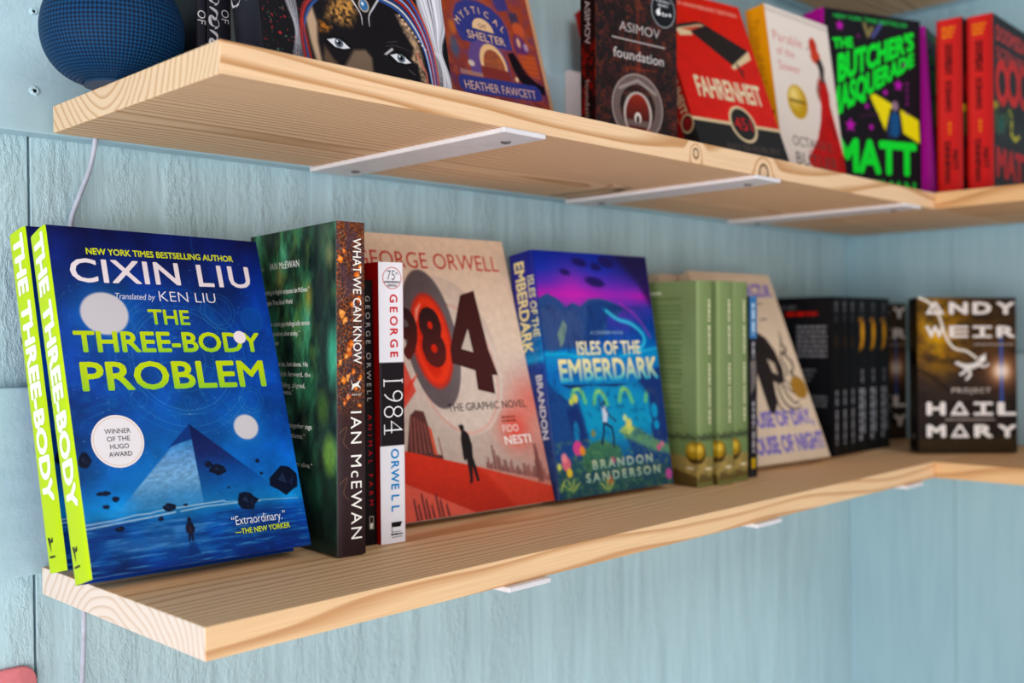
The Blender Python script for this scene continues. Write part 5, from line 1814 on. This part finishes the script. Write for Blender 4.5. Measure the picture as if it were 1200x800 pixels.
# ---- red and black paperback with matchbook (two copies)
def match_book():
    W, T, H = 0.13312, 0.0189, 0.20559
    B = Book('paperback_book', W, T, H, False, PRINT, '#c3281f', '#a3221b', '#c3281f')
    A = Art(133.1, 205.6, 0.9, '#c42a20')
    x, y = A.x, A.y
    nz = Noise(111)
    A.shade(nz.fbm(x / 14, y / 14, 4), 0.92, 1.06)
    cr, ink = '#d3bd98', '#221c1c'
    # match book standing like a hard cover
    A.poly([(16, 50), (22, 44), (58, 34), (66, 36.5), (42, 47.5), (40, 54), (20, 58)], cr, 1)
    A.poly([(16, 50), (22, 43), (52, 34.5), (62, 34.4), (66, 37), (54, 38), (26, 46.5)], ink, 1)
    A.poly([(24, 48.5), (54, 40), (60, 40.5), (38, 48.8)], '#b3261e', 0.8)
    A.poly([(38, 49.5), (66, 36.5), (125, 60.5), (90, 85)], ink, 1)
    A.poly([(90, 84.5), (124.5, 60.5), (125, 71), (90.5, 90), (87, 87)], cr, 1)
    A.line([(98, 82), (102, 97)], 3.2, ink, 1)
    A.line([(101, 92), (105, 90)], 2, ink, 1)
    for k in range(5):
        A.line([(92 + k * 7, 84 - k * 5), (92.5 + k * 7, 88 - k * 4.6)], 0.6, '#8d7a5c', 0.7)
    A.poly([(-2, 162), (140, 162), (140, 208), (-2, 208)], '#24201f', 1)
    A.poly([(-2, 159.2), (140, 159.4), (140, 163.2), (-2, 163.0)], cr, 1)
    A.ell(76, 160, 20.4, 22.5, cr, 1)
    A.ell(76, 160, 17.2, 19.2, '#24201f', 1)
    P = B.front
    P.art(A)
    P.text('60TH ANNIVERSARY EDITION', 20, 16.4, 5.2, 104, '#e3a08e', 0.01)
    P.text('FAHRENHEIT', 20.5, 132.6, 26.0, 101, '#d6c6a6', 0.03)
    P.text('451', 62.5, 167.5, 15.5, 27, '#b3262a', 0.01)
    P.text('RAY BRADBURY', 40, 193, 7.5, 82, '#4f4440', 0.01)
    A = Art(18.9, 205.6, 0.9, '#a5221b')
    A.poly([(-2, 162), (22, 162), (22, 208), (-2, 208)], '#221e1d', 1)
    A.ell(10, 163, 9.2, 10.5, cr, 1)
    A.ell(10, 163, 7.4, 8.6, '#5c1d1c', 1)
    S = B.spine
    S.art(A)
    S.text('FAHRENHEIT', 5.2, 74, 9.5, 78, '#c9b594', 0.02, vert=True)
    S.text('451', 5.6, 157.5, 9, 11, '#b3262a', 0.0, vert=True)
    return B


g = 'two copies of the red paperback with a matchbook'
fa = match_book().finish('red and black paperback with a matchbook picture, leaning before the orange spine', (0.5945, 0.0759, HS, -0.17454, 0.3677, 0), g)
again(fa, (0.6075, 0.18897, HS, -0.08321, 0.295, 0), 'red paperback leaning behind the dark badge book, only a red sliver showing', g)


# ---- white paperback with orange spine
def red_dress_book():
    W, T, H = 0.1370, 0.02625, 0.20468
    B = Book('paperback_book', W, T, H, False, PRINT, '#ddd0c6', '#e0961c', '#ddd0c6')
    A = Art(137.0, 204.7, 0.9, '#ddd2ca')
    x, y = A.x, A.y
    nz = Noise(121)
    A.grad([(0, '#e4dad2'), (120, '#dccfc6'), (204, '#d6c6bc')])
    A.poly([(-2, 3), (142, 3), (142, 8), (-2, 8)], '#bdb2ac', 0.6, 3)
    # gold seal
    A.ell(46.5, 110, 21.5, 20.5, '#b98f2a', 1, soft=2)
    A.mix(A.ell_m(46.5, 110, 20, 19) * np.clip(1 - np.hypot(x - 40, y - 102) / 22, 0, 1), '#ecd488')
    A.poly([(29, 107.5), (64, 107.5), (64, 111.5), (29, 111.5)], '#7a5c1c', 0.8, 1)
    # woman in a red dress
    rd, dk = '#b5121f', '#1d1418'
    A.ell(97, 34, 9, 11, '#b8301f', 1, soft=2)
    A.ell(100, 46, 11, 9, '#c0402a', 1, soft=3)
    A.poly([(100, 50), (112, 48), (117, 58), (115, 68), (106, 66)], dk, 0.9, 2)
    A.poly([(104, 66), (113, 66), (118, 80), (112, 82), (104, 78)], '#3f2622', 0.9, 2)
    m = A.poly_m([(99, 72), (108, 78), (117, 76), (121, 90), (120, 104), (126, 126), (133, 150), (140, 178), (142, 206), (86, 206), (66, 192), (54, 178), (66, 166), (82, 150), (94, 126), (99, 108), (98, 90)], 1.2)
    A.mix(m, rd)
    A.mix(m * np.clip((nz.fbm(x / 6, y / 16, 3) - 0.5) * 4, 0, 1) * 0.5, '#7a0c16')
    A.poly([(113, 118), (120, 126), (126, 146), (120, 140)], '#4a1014', 0.7, 3)
    A.poly([(96, 76), (92, 90), (96, 104), (99, 92)], '#7a4a3c', 0.8, 1.5)
    for k in range(10):
        A.ell(60 + 3 * (k % 4), 168 + 3.4 * k, 1.5, 1.5, '#c01c28', 0.8)
    A.ell(104, 84, 1.8, 1.8, '#6a5a50', 0.8)
    A.ell(84, 39, 1.6, 2.2, '#5a4a44', 0.6)
    P = B.front
    P.art(A)
    pk_ = '#cf8886'
    P.text('Parable', 10, 41, 12, 62, pk_, 0.0)
    P.text('of the', 14, 57, 10, 38, pk_, 0.0)
    P.text('Sower', 15, 75, 11, 46, pk_, 0.0)
    P.text('OCTAVIA E.', 25, 164, 11.5, 90, '#4a3e38', 0.0)
    P.text('BUTLER', 28, 186, 14.5, 92, '#4a3e38', 0.0)
    A = Art(26.25, 204.7, 0.9, '#e0981f')
    A.grad([(0, '#cf861a'), (10, '#e59c20'), (26, '#e0961e')], 'x')
    S = B.spine
    S.art(A)
    S.text('Parable of the Sower', 8.5, 16, 8.5, 104, '#a8661a', -0.01, vert=True)
    S.disc(17, 128, 5.4, '#5a2414')
    S.text('BUTLER', 9, 145, 8, 46, '#a8661a', 0.0, vert=True)
    return B


red_dress_book().finish('white paperback with an orange spine and a woman in a red dress', (0.76473, 0.0921, HS, -0.04346, 0.12868, 0))


# ---- black hardcover with green lettering (two copies)
def masquerade_book():
    W, T, H = 0.15941, 0.0405, 0.23207
    B = Book('hardcover_book', W, T, H, True, PRINT, '#151216', '#b3209a', '#17141a', bulge=0.003)
    A = Art(159.4, 232, 1.0, '#171318')
    A.x = A.x + 5.0
    x, y = A.x, A.y
    yl = '#dccb22'
    A.poly([(78, 104), (86, 101), (160, 130), (162, 160), (128, 146), (104, 148), (98, 138)], yl, 1, 1.2)
    A.poly([(112, 118), (128, 116), (134, 150), (128, 158), (106, 156), (104, 146)], '#171318', 1, 2)
    A.poly([(113, 126), (120, 120), (127, 126), (128, 148), (122, 156), (111, 152)], '#1e4a78', 1, 2)
    A.ell(120, 114, 5.5, 6.5, '#8a6e80', 1, soft=2)
    A.line([(112, 128), (108, 146), (110, 156)], 3, '#20385c', 1, 1.5)
    A.line([(70, 14), (76, 28), (82, 18)], 5, '#8f8450', 0.9, 4)
    A.line([(84, 28), (92, 18), (98, 10)], 5, '#55589a', 0.9, 4)
    for px, py, r_ in ((126, 87, 7.5), (46, 144, 8.5), (30, 20, 6.5), (73, 118, 4), (80, 144, 4.5), (104, 98, 4.5), (136, 60, 2.5), (60, 30, 2)):
        P_ = []
        for k in range(10):
            q = r_ * (1.15 if k % 2 == 0 else 0.5)
            P_.append((px + q * math.cos(k * math.pi / 5 - 1.57), py + q * math.sin(k * math.pi / 5 - 1.57)))
        A.poly(P_, '#b02aa4', 1, 1.5)
    A.line([(62, 132), (92, 126)], 2, '#4a1f46', 0.8, 2)
    P = B.front
    P.art(A)
    P.shift(-5.0, 0)
    gr = '#0ccf3a'
    P.text('NEW YORK TIMES BESTSELLER', 20, 11, 5.2, 122, '#2aa84a', 0.02)
    P.text('THE', 19.5, 50, 13.5, 33, gr, 0.05, rot=0.13)

    def slab(txt, x0, y0, x1, y1, c0, c1):
        """a line of heavy letters climbing and shrinking to the right"""
        V, F = letters(txt, 0.05)
        t = V[:, 0] / V[:, 0].max()
        cap = c0 + (c1 - c0) * t
        X = x0 + (x1 - x0) * t
        Y = y0 + (y1 - y0) * t - V[:, 1] * cap
        P.mb.add(P.fn(X + 1.4, Y + 1.2, P.d() + V[:, 2] * 2.5e-6), F, srgb('#0b3a16'))
        P.mb.add(P.fn(X, Y, P.d() + V[:, 2] * 2.5e-6), F, srgb(gr))
    slab("BUTCHER'S", 26, 93, 153, 39, 37, 24)
    slab('MASQUERADE', 14, 140, 153, 59, 40, 17)
    P.text('MATT', 22, 204, 44, 134, gr, 0.05)
    P.text('DINNIMAN', 20, 231, 20, 134, '#17a83c', 0.04)
    P.text('BOOK 5', 138, 82, 5, 42, '#7a2470', 0.03, vert=True)
    A = Art(40.5, 232, 1.2, '#b4219b')
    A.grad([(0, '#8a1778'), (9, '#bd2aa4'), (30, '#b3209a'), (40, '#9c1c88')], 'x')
    A.line([(12, 120), (26, 232)], 2, '#d070c0', 0.4, 3)
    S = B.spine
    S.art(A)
    S.text('DINNIMAN', 14, 64, 12, 60, '#5c0f54', 0.03, vert=True)
    return B


g = 'two copies of the black novel with green lettering'
bu = masquerade_book().finish('black hardcover facing out with slanted green lettering and a yellow beam', (0.9195, 0.1294, HS, -0.3702, 0.0, 0.0), g)
again(bu, (1.0795, 0.0665, HS, 0.1925, 0.06, 0), 'magenta spine squeezed between the green-lettered cover and the red spines', g)


# ---- red spines (two copies)
def red_book():
    W, T, H = 0.158, 0.0326, 0.2322
    B = Book('hardcover_book', W, T, H, True, PRINT, '#191214', '#c93030', '#17110f', bulge=0.0022)
    A = Art(158, 232, 1.1, '#1b1315')
    x, y = A.x, A.y
    nz = Noise(131)
    A.mix(np.clip((nz.fbm(x / 9, y / 9, 4) - 0.5) * 4, 0, 1) * 0.5, '#3c1a18')
    A.ring(34, 84, 19, 24, 11, '#c8281c', 1)
    A.ring(78, 78, 20, 25, 11, '#c8281c', 1)
    A.ring(122, 76, 18, 24, 10, '#b8241c', 1)
    A.poly([(4, 118), (18, 112), (24, 126), (44, 122), (56, 112), (74, 116), (80, 150), (70, 158), (60, 132), (40, 150), (22, 152), (6, 150)], '#3a4a2a', 1, 3)
    A.line([(62, 116), (72, 124), (68, 146), (84, 152), (100, 146)], 6, '#c2b420', 1, 2)
    A.poly([(2, 112), (16, 110), (18, 120), (4, 122)], '#c4a41e', 1, 2)
    A.ell(30, 138, 11, 12, '#1f5a52', 0.9, soft=4)
    A.mix(np.clip((nz.fbm(x / 5 + 9, y / 5, 3) - 0.5) * 5, 0, 1) * (y > 108) * (y < 165) * 0.7, '#20281c')
    P = B.front
    P.art(A)
    P.text('DOOMSDAY', 12, 32, 20, 136, '#b03a3a', 0.04)
    P.text('SCENARIO', 12, 55, 16, 136, '#a83a3a', 0.03)
    P.text('MATT', 10, 208, 40, 138, '#b01f1c', 0.05)
    A = Art(32.6, 232, 1.1, '#c93132')
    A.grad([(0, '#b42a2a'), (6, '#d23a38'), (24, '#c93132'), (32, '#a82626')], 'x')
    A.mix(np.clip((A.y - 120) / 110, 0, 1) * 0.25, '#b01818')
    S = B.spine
    S.art(A)
    for k in range(3):
        S.dashes(8, 25 - 2 * k, 10.5 + 5.4 * k, 3.0, '#e88a2c', k)
    S.text('DOOMSDAY', 11.5, 33, 9.5, 40, '#2a1618', 0.05, vert=True)
    S.text('SCENARIO', 12, 80, 7.5, 41, '#2a1618', 0.04, vert=True)
    S.dashes(134, 150, 15, 4, '#e0742c', 7, vert=True)
    S.text('DINNIMAN', 10, 159, 7.6, 54, '#2a1618', 0.04, vert=True)
    S.text('MATT', 20, 171, 7, 26, '#2a1618', 0.04, vert=True)
    return B


g = 'two copies of the red-spined novel'
rb = red_book().finish('red spine nearer the room, its black front cover with red lettering visible', (1.0845, -0.0135, HS, 0.03, 0.0, 0), g)
again(rb, (1.0715, 0.0205, HS, 0.06, 0.0, 0), 'red spine between the magenta spine and the other red spine', g)
